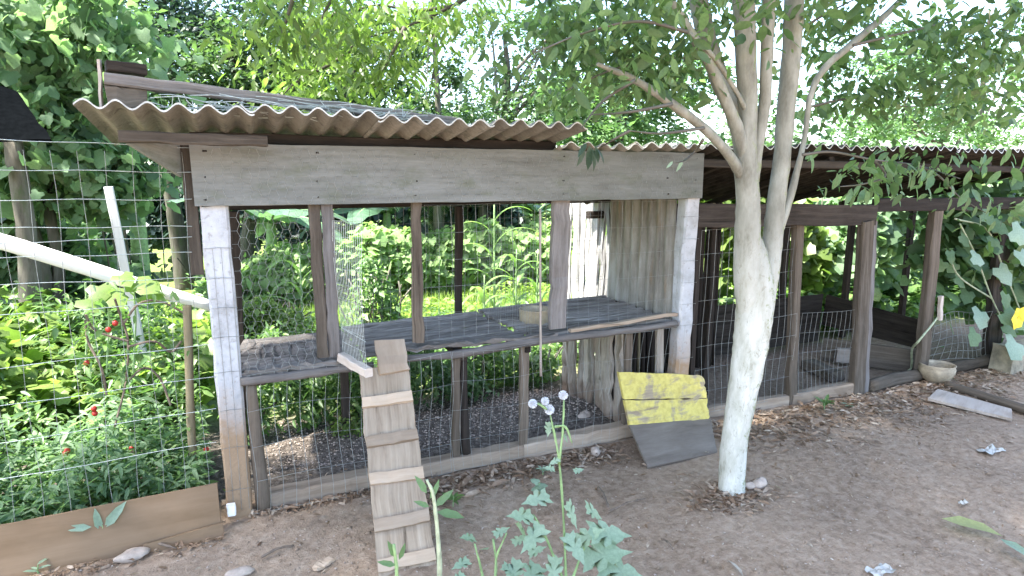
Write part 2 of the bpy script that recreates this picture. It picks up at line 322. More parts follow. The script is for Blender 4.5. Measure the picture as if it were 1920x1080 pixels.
class MB:
    def __init__(s): s.v = []; s.f = []; s.u = []
    def add(s, v, f, u):
        b = len(s.v); s.v += list(v); s.u += list(u); s.f += [tuple(i+b for i in q) for q in f]
    def loft(s, path, secs, side=(1, 0, 0), jit=0.0, caps=True, uo=0.0):
        """sweep closed 2-D sections (k,2) along a path; u runs along it, v round it (metres)"""
        path = [np.asarray(p, float) for p in path]; m = len(path)
        if not isinstance(secs, list): secs = [secs]*m
        k = len(secs[0]); vs = []; us = []; L = 0; side = np.asarray(side, float)
        for i in range(m):
            t = nrm(path[min(i+1, m-1)]-path[max(i-1, 0)])
            a = side-(side@t)*t
            if np.linalg.norm(a) < 1e-3: a = np.cross(t, (0, 0, 1.))
            a = nrm(a); b = np.cross(t, a)
            if i: L += np.linalg.norm(path[i]-path[i-1])
            per = 0
            ring = [path[i]+q[0]*a+q[1]*b for q in secs[i]]
            if jit: ring = [r+rng.normal(0, jit, 3) for r in ring]
            for j in range(k+1):
                if j: per += np.linalg.norm(secs[i][j % k]-secs[i][j-1])
                vs.append(ring[j % k]); us.append((L+uo, per+uo))
        fs = []
        for i in range(m-1):
            for j in range(k):
                a0 = i*(k+1)+j; fs.append((a0, a0+1, a0+k+2, a0+k+1))
        if caps:
            fs.append(tuple(range(k-1, -1, -1))); fs.append(tuple((m-1)*(k+1)+j for j in range(k)))
        s.add(vs, fs, us)
    def beam(s, p0, p1, w, t, side=(1, 0, 0), seg=6, jit=0.0012, ch=0.12, bow=0.0):
        c = min(w, t)*ch; x, y = w/2, t/2
        sec = np.array([(x-c, -y), (x, -y+c), (x, y-c), (x-c, y), (-x+c, y), (-x, y-c), (-x, -y+c), (-x+c, -y)])
        p0, p1 = np.asarray(p0, float), np.asarray(p1, float); pts = []
        off = rng.normal(0, 1, 3)*bow
        for i in range(seg+1):
            q = i/seg; pts.append(p0+(p1-p0)*q+off*math.sin(math.pi*q)+(rng.normal(0, jit*1.2, 3) if 0 < i < seg else 0))
        s.loft(pts, sec, side, jit, uo=random.random()*3)
    def tube(s, pts, rad, n=8, jit=0.0, caps=True):
        th = np.linspace(0, 2*math.pi, n, endpoint=False); c = np.stack([np.cos(th), np.sin(th)], 1)
        if np.isscalar(rad): rad = [rad]*len(pts)
        s.loft(pts, [c*r for r in rad], side=(0.83, 0.55, 0.1), jit=jit, caps=caps)
    def build(s, name, mat, parent=None, smooth=False, stuff=False):
        return mesh(name, s.v, s.f, mat, parent, s.u, smooth, stuff)
def spline(pts, n=6):
    P = [np.asarray(p, float) for p in pts]; P = [2*P[0]-P[1]]+P+[2*P[-1]-P[-2]]; out = []
    for i in range(1, len(P)-2):
        for k in range(n):
            t = k/n; a, b, c, d = P[i-1:i+3]
            out.append(0.5*((2*b)+(-a+c)*t+(2*a-5*b+4*c-d)*t*t+(-a+3*b-3*c+d)*t**3))
    out.append(P[-2]); return out
def beam_obj(name, p0, p1, w, t, mat, parent=None, **k):
    m = MB(); m.beam(p0, p1, w, t, **k); return m.build(name, mat, parent)
def pole_obj(name, pts, rad, mat, parent=None, n=8, jit=0.001, sub=5):
    P = spline(pts, sub); r = np.interp(np.linspace(0, 1, len(P)), np.linspace(0, 1, len(rad)), rad) if not np.isscalar(rad) else [rad]*len(P)
    m = MB(); m.tube(P, list(r), n, jit); return m.build(name, mat, parent, smooth=True)
def segs(A, B, r):
    A = np.asarray(A, float); B = np.asarray(B, float); t = B-A; t /= np.linalg.norm(t, axis=1, keepdims=True)+1e-9
    h = np.where(np.abs(t[:, 2:3]) > 0.9, [[1., 0, 0]], [[0, 0, 1.]]); a = np.cross(t, h); a /= np.linalg.norm(a, axis=1, keepdims=True); b = np.cross(t, a)
    r = np.broadcast_to(np.asarray(r, float), (len(A),))[:, None]; vs = []
    for E_ in (A, B):
        for k in range(3):
            th = 2*math.pi*k/3; vs.append(E_+r*(math.cos(th)*a+math.sin(th)*b))
    v = np.stack(vs, 1).reshape(-1, 3); base = np.arange(len(A))[:, None]*6
    f = np.concatenate([base+np.array([[k, (k+1) % 3, 3+(k+1) % 3, 3+k]]) for k in range(3)])
    return v, f
def wires(name, lines, r, mat, parent=None, stuff=False):
    A = []; B = []
    for L in lines:
        L = [np.asarray(p, float) for p in L]
        for i in range(len(L)-1): A.append(L[i]); B.append(L[i+1])
    v, f = segs(A, B, r); return npmesh(name, v, f, mat, parent, stuff)
def wgrid(o, ux, uz, W, H, nx, nz, wob=0.004, zl=None, xl=None):
    """lines of a welded wire panel: origin o, along ux (W m) and uz (H m)"""
    o, ux, uz = map(lambda q: np.asarray(q, float), (o, ux, uz)); L = []; nn = np.cross(ux, uz)
    ph = random.random()*9
    def pt(a, b): return o+ux*(a+wob*math.sin(b*9+ph+a*3))+uz*(b+wob*math.sin(a*7+ph))+nn*wob*2*math.sin(a*5+b*6+ph)
    for a in (xl if xl is not None else np.linspace(0, W, nx+1)): L.append([pt(a, b) for b in np.linspace(0, H, 9)])
    for b in (zl if zl is not None else np.linspace(0, H, nz+1)): L.append([pt(a, b) for a in np.linspace(0, W, 13)])
    return L
def hexgrid(o, ux, uz, W, H, c=0.05):
    o, ux, uz = map(lambda q: np.asarray(q, float), (o, ux, uz)); L = []; dz = c*0.62; row = 0; z = 0
    nn = np.cross(ux, uz)
    P = lambda a, b: o+ux*a+uz*b+nn*0.004*math.sin(a*21+b*17)
    while z < H:
        a = (row % 2)*c*0.75; 
        while a < W:
            if a+c*0.5 <= W: L.append([P(a, z), P(a+c*0.5, z)])
            if z+dz <= H:
                if a+c*0.75 <= W: L.append([P(min(a+c*0.5, W), z), P(a+c*0.75, z+dz)])
                if a-c*0.25 >= 0: L.append([P(a, z), P(a-c*0.25, z+dz)])
            a += c*1.5
        z += dz; row += 1
    return L

# leaf templates: x along the leaf, y across, z along the normal
T_DIA = (np.array([(0, 0, 0), (0.45, 0.26, 0.06), (1, 0, -0.05), (0.45, -0.26, 0.06)]), [(0, 1, 2), (0, 2, 3)])
T_LAN = (np.array([(0, 0, 0), (0.3, 0.15, 0.04), (0.7, 0.12, 0.0), (1, 0, -0.12), (0.7, -0.12, 0.0), (0.3, -0.15, 0.04), (0.5, 0, -0.02)]), [(0, 1, 6), (1, 2, 6), (2, 3, 6), (3, 4, 6), (4, 5, 6), (5, 0, 6)])
T_OVAL = (np.array([(0, 0, 0), (0.22, 0.17, 0.03), (0.55, 0.21, 0.0), (0.82, 0.12, -0.06), (1, 0, -0.14), (0.82, -0.12, -0.06), (0.55, -0.21, 0.0), (0.22, -0.17, 0.03), (0.5, 0, -0.035)]), [(i, (i+1) % 8, 8) for i in range(8)])
T_HEART = (np.array([(0.08, 0, 0.02), (-0.08, 0.28, 0.03), (0.15, 0.50, 0.0), (0.42, 0.36, -0.02), (0.62, 0.40, -0.05), (1, 0, -0.12), (0.62, -0.40, -0.05), (0.42, -0.36, -0.02), (0.15, -0.50, 0.0), (-0.08, -0.28, 0.03), (0.4, 0, 0.06)]),
           [(0, 1, 10), (1, 2, 10), (2, 3, 10), (3, 4, 10), (4, 5, 10), (5, 6, 10), (6, 7, 10), (7, 8, 10), (8, 9, 10), (9, 0, 10)])
T_BLADE = (np.array([(0, 0.05, 0), (0, -0.05, 0), (0.6, 0.035, 0.0), (0.6, -0.035, 0.0), (1, 0, -0.1)]), [(0, 1, 3), (0, 3, 2), (2, 3, 4)])
_lo = [(0, .0), (.08, .10), (.02, .26), (.20, .22), (.26, .13), (.30, .30), (.45, .24), (.50, .13), (.58, .20), (.72, .14), (.78, .07), (1, 0)]
T_LOBE = (np.array([(x, y, 0.04-0.12*x*x) for x, y in _lo]+[(x, -y, 0.04-0.12*x*x) for x, y in _lo[1:-1]]+[(0.5, 0, -0.03)]),
          [(i, i+1, 22) for i in range(11)]+[(0 if i == 0 else 11+i, 12+i if i < 10 else 11, 22)[::-1] for i in range(11)])
def leaf_arrays(P, size, axis, normal, T):
    P = np.asarray(P, float); n = len(P); size = np.broadcast_to(np.asarray(size, float), (n,))
    a = axis/(np.linalg.norm(axis, axis=1, keepdims=True)+1e-9)
    m = normal-(normal*a).sum(1, keepdims=True)*a; m /= np.linalg.norm(m, axis=1, keepdims=True)+1e-9; b = np.cross(m, a)
    tv, tf = T; s = size[:, None, None]
    v = P[:, None]+s*(tv[None, :, 0:1]*a[:, None]+tv[None, :, 1:2]*b[:, None]+tv[None, :, 2:3]*m[:, None])
    f = (np.arange(n)[:, None, None]*len(tv)+np.array(tf)[None])
    return v.reshape(-1, 3), f.reshape(-1, 3)
def rdir(n, droop=0.3, flat=0.6):
    th = rng.uniform(0, 2*math.pi, n); z = rng.normal(-droop, 0.45, n)
    ax = np.stack([np.cos(th), np.sin(th), z], 1)
    no = np.stack([rng.normal(0, flat, n), rng.normal(0, flat, n), np.abs(rng.normal(0.9, 0.3, n))+0.1], 1)
    return ax, no
def foliage(name, P, size, mat, parent=None, T=T_DIA, droop=0.3, flat=0.6, face=None, stuff=False, sv=0.3):
    n = len(P); ax, no = rdir(n, droop, flat)
    if face is not None: no = no*0.8+np.asarray(face, float)
    v, f = leaf_arrays(P, size*np.clip(rng.normal(1, sv, n), 0.45, 1.9), ax, no, T)
    return npmesh(name, v, f, mat, parent, stuff)
def blob(c, r, nclump, nleaf, cr=0.28, shell=0.55, squash=0.7):
    """leaf positions gathered in clumps through an uneven ellipsoid crown"""
    c = np.asarray(c, float); r = np.asarray(r, float)
    d = rng.normal(0, 1, (nclump, 3)); d /= np.linalg.norm(d, axis=1, keepdims=True)
    rad = rng.uniform(shell**3, 1, nclump)**(1/3.)*rng.uniform(0.75, 1.15, nclump)
    cc = c+d*rad[:, None]*r
    w_ = rng.uniform(0.3, 1.6, nclump); idx = rng.choice(nclump, nleaf, p=w_/w_.sum())
    off = rng.normal(0, 1, (nleaf, 3))*np.array([1, 1, squash])*cr*np.mean(r)*0.62*w_[idx][:, None]**0.4
    return cc[idx]+off, cc

# ================================================================== GROUND
def hgt(x, y):
    z = 0.012*np.sin(x*2.1+1)*np.cos(y*1.7)+0.007*np.sin(x*5.3+y*4.1)+0.004*np.sin(x*13+1)*np.sin(y*11+2)
    z = z*np.clip(1-np.exp(-((y-0.03)**2)/0.02), 0.15, 1)
    return z-0.004
def ground():
    fx = np.concatenate([[-300, -120, -50, -25, -12, -7], np.arange(-4.5, 8.6, 0.05), [10, 13, 18, 30, 60, 120, 300]])
    fy = np.concatenate([[-300, -60, -20, -8, -5], np.arange(-3.6, 4.2, 0.05), [5, 6, 8, 12, 18, 30, 60, 120, 300]])
    X, Y = np.meshgrid(fx, fy); Z = hgt(X, Y)+rng.normal(0, 0.0032, X.shape)
    # a low mound of hen manure and ash behind the kerb under the coop
    Z += 0.07*np.exp(-((X-0.9)**2/0.9+(Y-0.75)**2/0.08))+0.10*np.exp(-((X-2.1)**2/0.12+(Y-0.55)**2/0.08))
    n = len(fx); i = np.arange(len(fy)-1)[:, None]*n+np.arange(n-1)[None]; i = i.ravel()
    f = np.stack([i, i+1, i+n+1, i+n], 1)
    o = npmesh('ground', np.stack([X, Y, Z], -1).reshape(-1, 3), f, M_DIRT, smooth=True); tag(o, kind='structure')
ground()

# ================================================================== COOP
coop = thing('chicken_coop', (1.4, 0.5, 0), 'raised timber chicken coop with a pale header board and whitewashed corner posts', 'coop')
def cb(name, p0, p1, w, t, mat, **k): return beam_obj(name, p0, p1, w, t, mat, coop, **k)
def cp(name, pts, rad, mat, **k): return pole_obj(name, pts, rad, mat, coop, **k)
cb('corner_post', (0.062, 0.02, -0.05), (0.058, 0.02, 1.531), 0.118, 0.10, W_WHITE, seg=14, jit=0.0018)['label'] = 'whitewashed left corner post stained earthy at its foot'
cb('corner_post', (2.752, 0.02, -0.05), (2.776, 0.02, 1.531), 0.108, 0.10, W_WHITE, seg=14, jit=0.0018)['label'] = 'whitewashed right corner post'
cb('header_board', (-0.018, -0.048, 1.671), (2.815, -0.048, 1.671), 0.276, 0.026, W_HEAD, side=(0, 0, 1), seg=20, jit=0.0012, ch=0.06)
NL = [(x, z) for x in (0.03, 0.51, 0.99, 1.84, 2.55, 2.76) for z in (1.57+random.uniform(-.01, .01), 1.66+random.uniform(-.02, .02), 1.775)]
v, f = segs([(x+random.uniform(-.02, .02), -0.058, z) for x, z in NL], [(x, -0.0635, z) for x, z in NL], 0.0045); npmesh('nail_heads', v, f, W_DARK, coop, True)
a, b = atY(351, 272, 0.0), atY(371, 514, 0.0)
cb('side_batten', a, b, 0.052, 0.04, W_BROWN)
# triangular gable board under the overhang
GB = W_HEAD; A, B, C_ = atY(338, 267, 0.0), atY(338, 332, 0.0), atY(238, 269, -0.26)
nn = nrm(np.cross(B-A, C_-A))*0.008
mesh('gable_board', [A-nn, B-nn, C_-nn, A+nn, B+nn, C_+nn], [(0, 1, 2), (5, 4, 3), (0, 3, 4, 1), (1, 4, 5, 2), (2, 5, 3, 0)], W_HEAD, coop, [(0, 0), (0, .2), (.4, .1)]*2)
cb('eave_beam', atY(222, 256, -0.27), atY(500, 265, -0.22), 0.045, 0.05, W_BROWN, seg=8, side=(0, 0, 1))
# rafters, wall plates
for x in (0.06, 1.0, 1.85, 2.77): cb('rafter', (x, 0.0, 1.76), (x, 1.2, 1.50), 0.05, 0.045, W_DARK)
cb('back_plate', (0.05, 0.80, 1.50), (2.8, 0.95, 1.50), 0.05, 0.06, W_DARK, side=(0, 0, 1))
# battens of the front
cb('batten', (0.499, -0.004, 0.765), (0.497, -0.004, 1.532), 0.054, 0.03, W_BROWN, seg=10, jit=0.0016)['label'] = 'brown half of the doubled batten'
cb('batten', (0.556, -0.012, 0.765), (0.552, -0.012, 1.532), 0.056, 0.034, W_GREY, seg=10, jit=0.002)['label'] = 'grey half of the doubled batten'
cb('batten', (0.998, -0.005, 0.79), (1.003, -0.005, 1.532), 0.048, 0.032, W_RED, seg=10, jit=0.0018)
cb('batten', (0.972, 0.0, 0.79), (0.982, 0.0, 1.30), 0.018, 0.02, W_RED)
cb('batten', (1.838, 0.0, 0.78), (1.852, 0.0, 1.532), 0.106, 0.04, W_GREY, seg=12, jit=0.0025)['label'] = 'wide weathered grey batten'
# back posts
def backp(px, py0, py1, y, w_, mat):
    a, b = atY(px, py0, y), atY(px-4, py1, y); cb('back_post', (b[0], y, -0.02), (a[0], y, 1.47), w_, 0.045, mat, seg=8, jit=0.0018)
backp(438, 400, 600, 0.76, 0.062, W_DARK); backp(860, 400, 590, 0.86, 0.05, W_DARK); backp(1177, 400, 575, 0.92, 0.06, W_GREY)
cb('side_cleat', atY(1160, 483, 0.88), atY(1188, 484, 0.88), 0.02, 0.03, W_GREY, side=(0, 0, 1))

# floor: rough slabs in the left cell, slats in the others
def zf(x): return 0.708+0.016*x
for i, (y0, y1) in enumerate([(-0.01, 0.22), (0.235, 0.46), (0.475, 0.70)]):
    cb('floor_slab', (0.125, (y0+y1)/2, 0.712-0.004*i), (0.70, (y0+y1)/2+0.01, 0.722-0.004*i), y1-y0, 0.034, W_ROT, side=(0, 1, 0), seg=30, jit=0.0028)
for x0, x1 in ((0.715, 1.66), (1.67, 2.70)):
    y = 0.03
    while y < 0.70+0.06*x1:
        ww = random.uniform(0.034, 0.052)
        if not (x0 < 1 and y < 0.05):
            cb('floor_slat', (x0+random.uniform(-.02, .02), y+random.uniform(-.004, .004), zf(x0)+random.uniform(-.010, .010)), (x1+random.uniform(-.04, .01), y+random.uniform(-.009, .009), zf(x1)+random.uniform(-.007, .007)), ww, 0.022, W_SLAT, side=(0, 1, 0), seg=12, jit=0.0016, ch=0.3)
        y += ww+random.uniform(0.014, 0.026)
pts = [atY(x, y, -0.03) for x, y in ((452, 716), (560, 703), (640, 692), (700, 684))]
cp('front_rail', pts, [0.020, 0.024, 0.021, 0.017], W_GREY, n=10, jit=0.002)
pts = [atY(x, y, -0.02) for x, y in ((755, 673), (870, 662), (960, 647), (1060, 634), (1180, 619), (1268, 607))]
cp('front_rail', pts, [0.018, 0.024, 0.024, 0.023, 0.02, 0.022], W_GREY, n=10, jit=0.002)
cb('rim_board', atY(1068, 620, 0.0), atY(1268, 589, 0.0), 0.022, 0.03, W_KERB, side=(0, 0, 1), jit=0.002, seg=8)
cb('rim_board', atY(760, 653, 0.0), atY(1040, 628, 0.0), 0.02, 0.05, W_SLAT, side=(0, 0, 1), jit=0.005, seg=16)
cb('rim_board', atY(458, 697, 0.0), atY(650, 678, 0.0), 0.024, 0.04, W_SLAT, side=(0, 0, 1), jit=0.006, seg=14)
for i in range(13):
    x = 1.98+i*0.055; cb('joist', (x, -0.012, zf(x)-0.028), (x, 0.80, zf(x)-0.028), 0.012, 0.03, W_DARK, seg=2)
for x in (0.2, 0.7, 1.25, 1.65): cb('joist', (x, 0.0, 0.672), (x, 0.72, 0.672), 0.04, 0.035, W_DARK, seg=3)

# lower posts and poles on the kerb
cp('lower_pole', [(0.172, -0.005, 0.0), (0.160, 0.0, 0.35), (0.152, 0.0, 0.665)], [0.036, 0.032, 0.027], W_RED, n=10)
cb('lower_post', (1.207, 0.035, 0.06), (1.213, 0.02, 0.672), 0.044, 0.04, W_RED)
cp('lower_pole', [(1.272, 0.05, 0.06), (1.262, 0.045, 0.4), (1.264, 0.04, 0.675)], [0.032, 0.026, 0.022], W_DARK, n=9)
cb('lower_post', (1.627, 0.02, 0.05), (1.632, 0.02, 0.69), 0.056, 0.03, W_RED, seg=8)
cb('lower_post', (2.36, 0.03, 0.06), (2.36, 0.03, 0.70), 0.05, 0.04, W_RED)
cb('lower_post', (2.62, 0.03, 0.06), (2.60, 0.03, 0.70), 0.05, 0.03, W_SLAB)
cb('lower_post', (0.7, 0.72, 0.0), (0.7, 0.72, 0.66), 0.05, 0.04, W_DARK)
# kerb
cb('kerb_beam', (0.185, 0.045, 0.035), (0.735, 0.045, 0.038), 0.085, 0.10, W_KERB, side=(0, 0, 1), seg=12, jit=0.002)
cb('kerb_beam', (0.738, 0.045, 0.036), (1.62, 0.045, 0.04), 0.085, 0.10, W_KERB, side=(0, 0, 1), seg=12, jit=0.002)
cb('kerb_beam', (1.623, 0.045, 0.04), (2.66, 0.045, 0.046), 0.092, 0.10, W_KERB, side=(0, 0, 1), seg=12, jit=0.002)

# right-hand side wall of stained corrugated sheet
def corrugated(name, o, u, v, W, L, pitch, amp, mat, parent, th=0.006, nw=10, ph=0.0, ragged=0.0, edge=None):
    """o corner, u across the waves, v along them"""
    o, u, v = V(*o), nrm(u), nrm(v); n_ = nrm(np.cross(u, v)); nx = max(8, int(W/pitch*nw)); ny = 8
    vs = []; us = []; fs = []
    for s_ in (1, -1):
        for j in range(ny+1):
            for i in range(nx+1):
                a = W*i/nx; bb = L*j/ny
                e = ragged*(math.sin(a*31)+math.sin(a*17+2)) if j in (0, ny) else 0
                vs.append(o+u*a+v*(bb+e)+n_*(amp*math.sin(2*math.pi*a/pitch+ph)+s_*th/2)); us.append((bb, a))
    K = (nx+1)*(ny+1)
    for j in range(ny):
        for i in range(nx):
            q = j*(nx+1)+i; fs.append((q, q+1, q+nx+2, q+nx+1)); fs.append((K+q, K+q+nx+1, K+q+nx+2, K+q+1))
    for i in range(nx):
        for q in (i, ny*(nx+1)+i): fs.append((q, K+q, K+q+1, q+1))
    for j in range(ny):
        for q in (j*(nx+1), j*(nx+1)+nx): fs.append((q, q+nx+1, K+q+nx+1, K+q))
    ob = mesh(name, vs, fs, mat, parent, us, smooth=False)
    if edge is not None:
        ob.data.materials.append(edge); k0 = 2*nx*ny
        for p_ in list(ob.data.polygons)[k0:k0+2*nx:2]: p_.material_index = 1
    return ob
corrugated('side_sheet', (2.715, 0.06, 0.742), (0.06, 1, 0), (0, 0, 1), 0.86, 0.78, 0.105, 0.013, M_SIDE, coop)
# roof: front edge high, falling towards the garden
RS = nrm(V(0, 1.0, -0.13)); PIT = 0.105
def roof_sheet(x0, x1, ye, ze, L, lift, par, ze1=None, mat=None):
    dz = 0 if ze1 is None else (ze1-ze)
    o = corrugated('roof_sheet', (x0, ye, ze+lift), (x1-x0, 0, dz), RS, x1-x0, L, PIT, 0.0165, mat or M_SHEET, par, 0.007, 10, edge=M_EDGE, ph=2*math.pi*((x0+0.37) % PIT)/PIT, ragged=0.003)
    return o
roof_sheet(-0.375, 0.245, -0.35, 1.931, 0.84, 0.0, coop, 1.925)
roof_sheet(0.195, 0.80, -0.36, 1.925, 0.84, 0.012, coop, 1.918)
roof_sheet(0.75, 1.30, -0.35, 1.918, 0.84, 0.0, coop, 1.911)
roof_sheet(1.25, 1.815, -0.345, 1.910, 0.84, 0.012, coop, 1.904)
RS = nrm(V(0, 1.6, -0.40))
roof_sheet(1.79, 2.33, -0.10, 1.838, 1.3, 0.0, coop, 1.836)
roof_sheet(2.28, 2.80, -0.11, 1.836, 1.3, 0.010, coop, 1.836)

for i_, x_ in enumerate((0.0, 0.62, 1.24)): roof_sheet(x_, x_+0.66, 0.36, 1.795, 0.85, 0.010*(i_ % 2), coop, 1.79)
cb('gap_shade_beam', (-0.02, 0.03, 1.835), (1.82, 0.03, 1.835), 0.05, 0.05, W_DARK, side=(0, 0, 1))  # added dark beam standing in for the shaded gap between header and sheets
# lower wall of pale upright slabs under the floor
for i in range(10):
    q = (i+0.5)/10; y = 1.0-0.80*q; x = 2.42+0.02*math.sin(i*2.3); ht = 0.655+random.uniform(-.03, .0)
    cb('wall_slab', (x, y, -0.02), (x+random.uniform(-.012, .012), y+random.uniform(-.008, .008), ht), 0.074+random.uniform(-.01, .006), 0.024, W_SLAB, side=(0, 1, 0), seg=9, jit=0.0035, bow=0.006)
for i in range(9):
    x = 2.44+i*0.032; cp('dark_cane', [(x, 0.40, 0.0), (x+random.uniform(-.01, .01), 0.42, 0.35), (x+random.uniform(-.01, .01), 0.40, 0.70)], 0.011, W_DARK if i % 3 else W_SLAB, n=6)

# wire panels
o = wires('chicken_wire', hexgrid((0.12, -0.035, 0.735), (1, 0, 0), (0, 0, 1), 0.36, 0.80, 0.05), 0.0008, M_WIREC, coop, True)
o = wires('chicken_wire', hexgrid((0.14, 0.77, 0.72), (1, 0, 0), (0, 0, 1), 0.5, 0.76, 0.05), 0.0007, M_WIRED, coop, True)
wires('wire_panel', wgrid((0.70, 0.80, 0.71), (1, 0.06, 0), (0, 0, 1), 1.0, 0.76, 18, 7), 0.0010, M_WIRED, coop)
wires('wire_panel', wgrid((1.71, 0.87, 0.72), (1, 0.04, 0), (0, 0, 1), 1.0, 0.76, 18, 8), 0.0011, M_WIRED, coop)
wires('wire_panel', wgrid((1.90, 0.0, 0.74), (1, 0, 0), (0, 0, 1), 0.8, 0.78, 11, 5), 0.0009, M_WIREC, coop)
wires('wire_panel', wgrid((1.05, 0.01, 0.79), (1, 0, 0), (0, 0, 1), 0.72, 0.73, 10, 5), 0.0009, M_WIREC, coop)
wires('wire_partition', wgrid((1.70, 0.06, 0.73), (-0.02, 1, 0), (0, 0, 1), 0.78, 0.62, 20, 3), 0.0010, M_WIREC, coop)
wires('lower_wire', wgrid((0.14, -0.045, 0.01), (1, 0, 0), (0, 0, 1), 1.02, 0.71, 17, 4, 0.010), 0.0012, M_WIREC, coop)
wires('lower_wire', wgrid((1.165, -0.04, 0.03), (1, 0, 0), (0, 0, 1), 1.56, 0.69, 26, 4, 0.010), 0.0009, M_WIREC, coop)
wires('chicken_wire', hexgrid((0.0, -0.0635, 1.54), (1, 0, 0), (0, 0, 1), 2.8, 0.265, 0.05), 0.0007, M_WIREC, coop, True)
wires('post_wire', [[(0.0, -0.034, z), (0.06, -0.036, z+0.003), (0.122, -0.034, z-0.002)] for z in (0.15, 0.37, 0.56, 0.75, 0.92, 1.06, 1.20, 1.34)]+[[(0.035+0.035*k, -0.034, 0.04), (0.04+0.035*k, -0.036, 0.7), (0.037+0.035*k, -0.034, 1.34)] for k in (0, 1, 2)], 0.0012, M_WIRED, coop)
wires('post_wire', [[(2.70, -0.034, z), (2.83, -0.035, z-0.003)] for z in (0.5, 0.72, 0.86, 1.0, 1.14, 1.28, 1.42)], 0.0010, M_WIRED, coop)

# roof-top timber, blocks and loose wire
tb = beam_obj('roof_timber', atY(196, 148, -0.10), atY(852, 229, -0.02), 0.046, 0.07, W_GREY, side=(0, 0, 1), seg=16, jit=0.0015)
tag(tb, 'long grey timber weighing down the high end of the corrugated roof', 'timber')
k = beam_obj('timber_offcut', (-0.30, -0.06, 2.108), (-0.165, -0.02, 2.104), 0.042, 0.09, W_DARK, side=(0, 0, 1), seg=3)
tag(k, 'short dark offcut lying on the end of the long roof timber', 'wood block')
k = beam_obj('timber_block', (-0.305, -0.07, 1.987), (-0.17, -0.05, 1.985), 0.088, 0.11, W_BROWN, side=(0, 0, 1), seg=4, jit=0.003)
tag(k, 'brown block between the corrugated roof and the left end of the timber', 'wood block')
k = beam_obj('timber_block', atY(845, 240, 0.06), atY(862, 243, 0.06), 0.10, 0.07, W_RED, side=(0, 0, 1), seg=2)
tag(k, 'reddish block under the far right end of the roof timber', 'wood block')
k = beam_obj('upright_batten', (-0.328, -0.08, 1.925), (-0.318, -0.08, 2.13), 0.010, 0.03, W_PALE, seg=3)
tag(k, 'thin pale batten standing against the left end of the roof timber', 'batten')
L = []
for i in range(26):
    x0 = random.uniform(-0.15, 0.45); x1 = x0+random.uniform(0.25, 0.8); y0 = random.uniform(-0.26, -0.12)
    z0 = 1.945+random.uniform(0.0, 0.06); P = []
    for q in np.linspace(0, 1, 9): P.append((x0+(x1-x0)*q, y0+0.03*math.sin(q*6+i), z0-0.03*q+0.008*math.sin(q*9+i*2)))
    L.append(P)
for i in range(30):
    x0 = random.uniform(-0.12, 0.95); L.append([(x0, -0.24+random.uniform(-.03, .1), 1.935), (x0+random.uniform(-.05, .09), -0.2, 1.93+random.uniform(0.03, 0.07))])
tag(wires('wire_bundle', L, 0.0021, M_WIRE), 'loose bundle of pale fencing wire lying on the roof under the timber', 'wire')

# ================================================================== things of the coop
# swung-open wire flap with its bottom batten
hx = V(0.585, -0.03, 0.77); e1 = gnd(688, 697, 0.755); fd = e1-hx; FL = np.linalg.norm(fd[:2]); fu = nrm((fd[0], fd[1], 0))
flap = thing('wire_flap', hx, 'wire mesh flap hinged on the doubled batten and standing open beside the ramp', 'mesh door')
LL = wgrid(hx, fu, (0, 0, 1), FL, 0.69, 15, 9, 0.007)
wires('mesh_panel', LL, 0.0013, M_WIRE, flap)
beam_obj('bottom_batten', hx+V(0, 0, -0.008), e1+fu*0.02, 0.044, 0.044, W_PALE, flap, side=(0, 0, 1))
wires('edge_wire', [[hx+fu*(FL*q)+V(0, 0, 0.70-0.03*q) for q in np.linspace(0, 1, 8)], [hx+fu*(FL*q)+V(0, 0, 0.15-0.02*q) for q in np.linspace(0.1, 1, 6)]], 0.0022, M_WIRE, flap)

# ramp
rampt = atY(713, 642, 0.0); rampb = gnd(764, 1066, 0.0); d = nrm(rampb-rampt); rampb2 = rampb+d*0.10
ramp_t = thing('hen_ramp', rampb, 'steep wooden hen ramp with nailed crosswise cleats leaning on the floor rail', 'ramp')
sidev = nrm(np.cross(d, (0, 0, 1))); sidev = sidev if sidev[0] > 0 else -sidev; nu = nrm(np.cross(sidev, d)); nu = nu if nu[2] > 0 else -nu
rt0 = rampt+d*0.145
beam_obj('ramp_board', rt0-sidev*0.0, rampb2, 0.245, 0.018, W_RAMP, ramp_t, side=sidev, seg=16, jit=0.0015, ch=0.05)
beam_obj('top_board', rampt+sidev*0.045+nu*0.012, rampt+d*0.19+sidev*0.05+nu*0.02, 0.15, 0.02, W_CLEAT, ramp_t, side=sidev, seg=4, jit=0.002)
for i, yy in enumerate((752, 824, 896, 978, 1052)):
    # the cleat at image row yy: where the board passes there
    best = min(np.linspace(0.05, 1.3, 400), key=lambda s: abs((lambda P: 540-FPX*((P-CAM)@up)/((P-CAM)@fw))(rampt+d*s)-yy))
    c = rampt+d*best+nu*0.016; sk = random.uniform(-0.006, 0.006)
    beam_obj('cleat', c-sidev*0.122-d*sk, c+nu*0.004+sidev*0.122+d*sk, 0.052, 0.022, W_CLEAT, ramp_t, side=d, seg=6, jit=0.0012, ch=0.06)

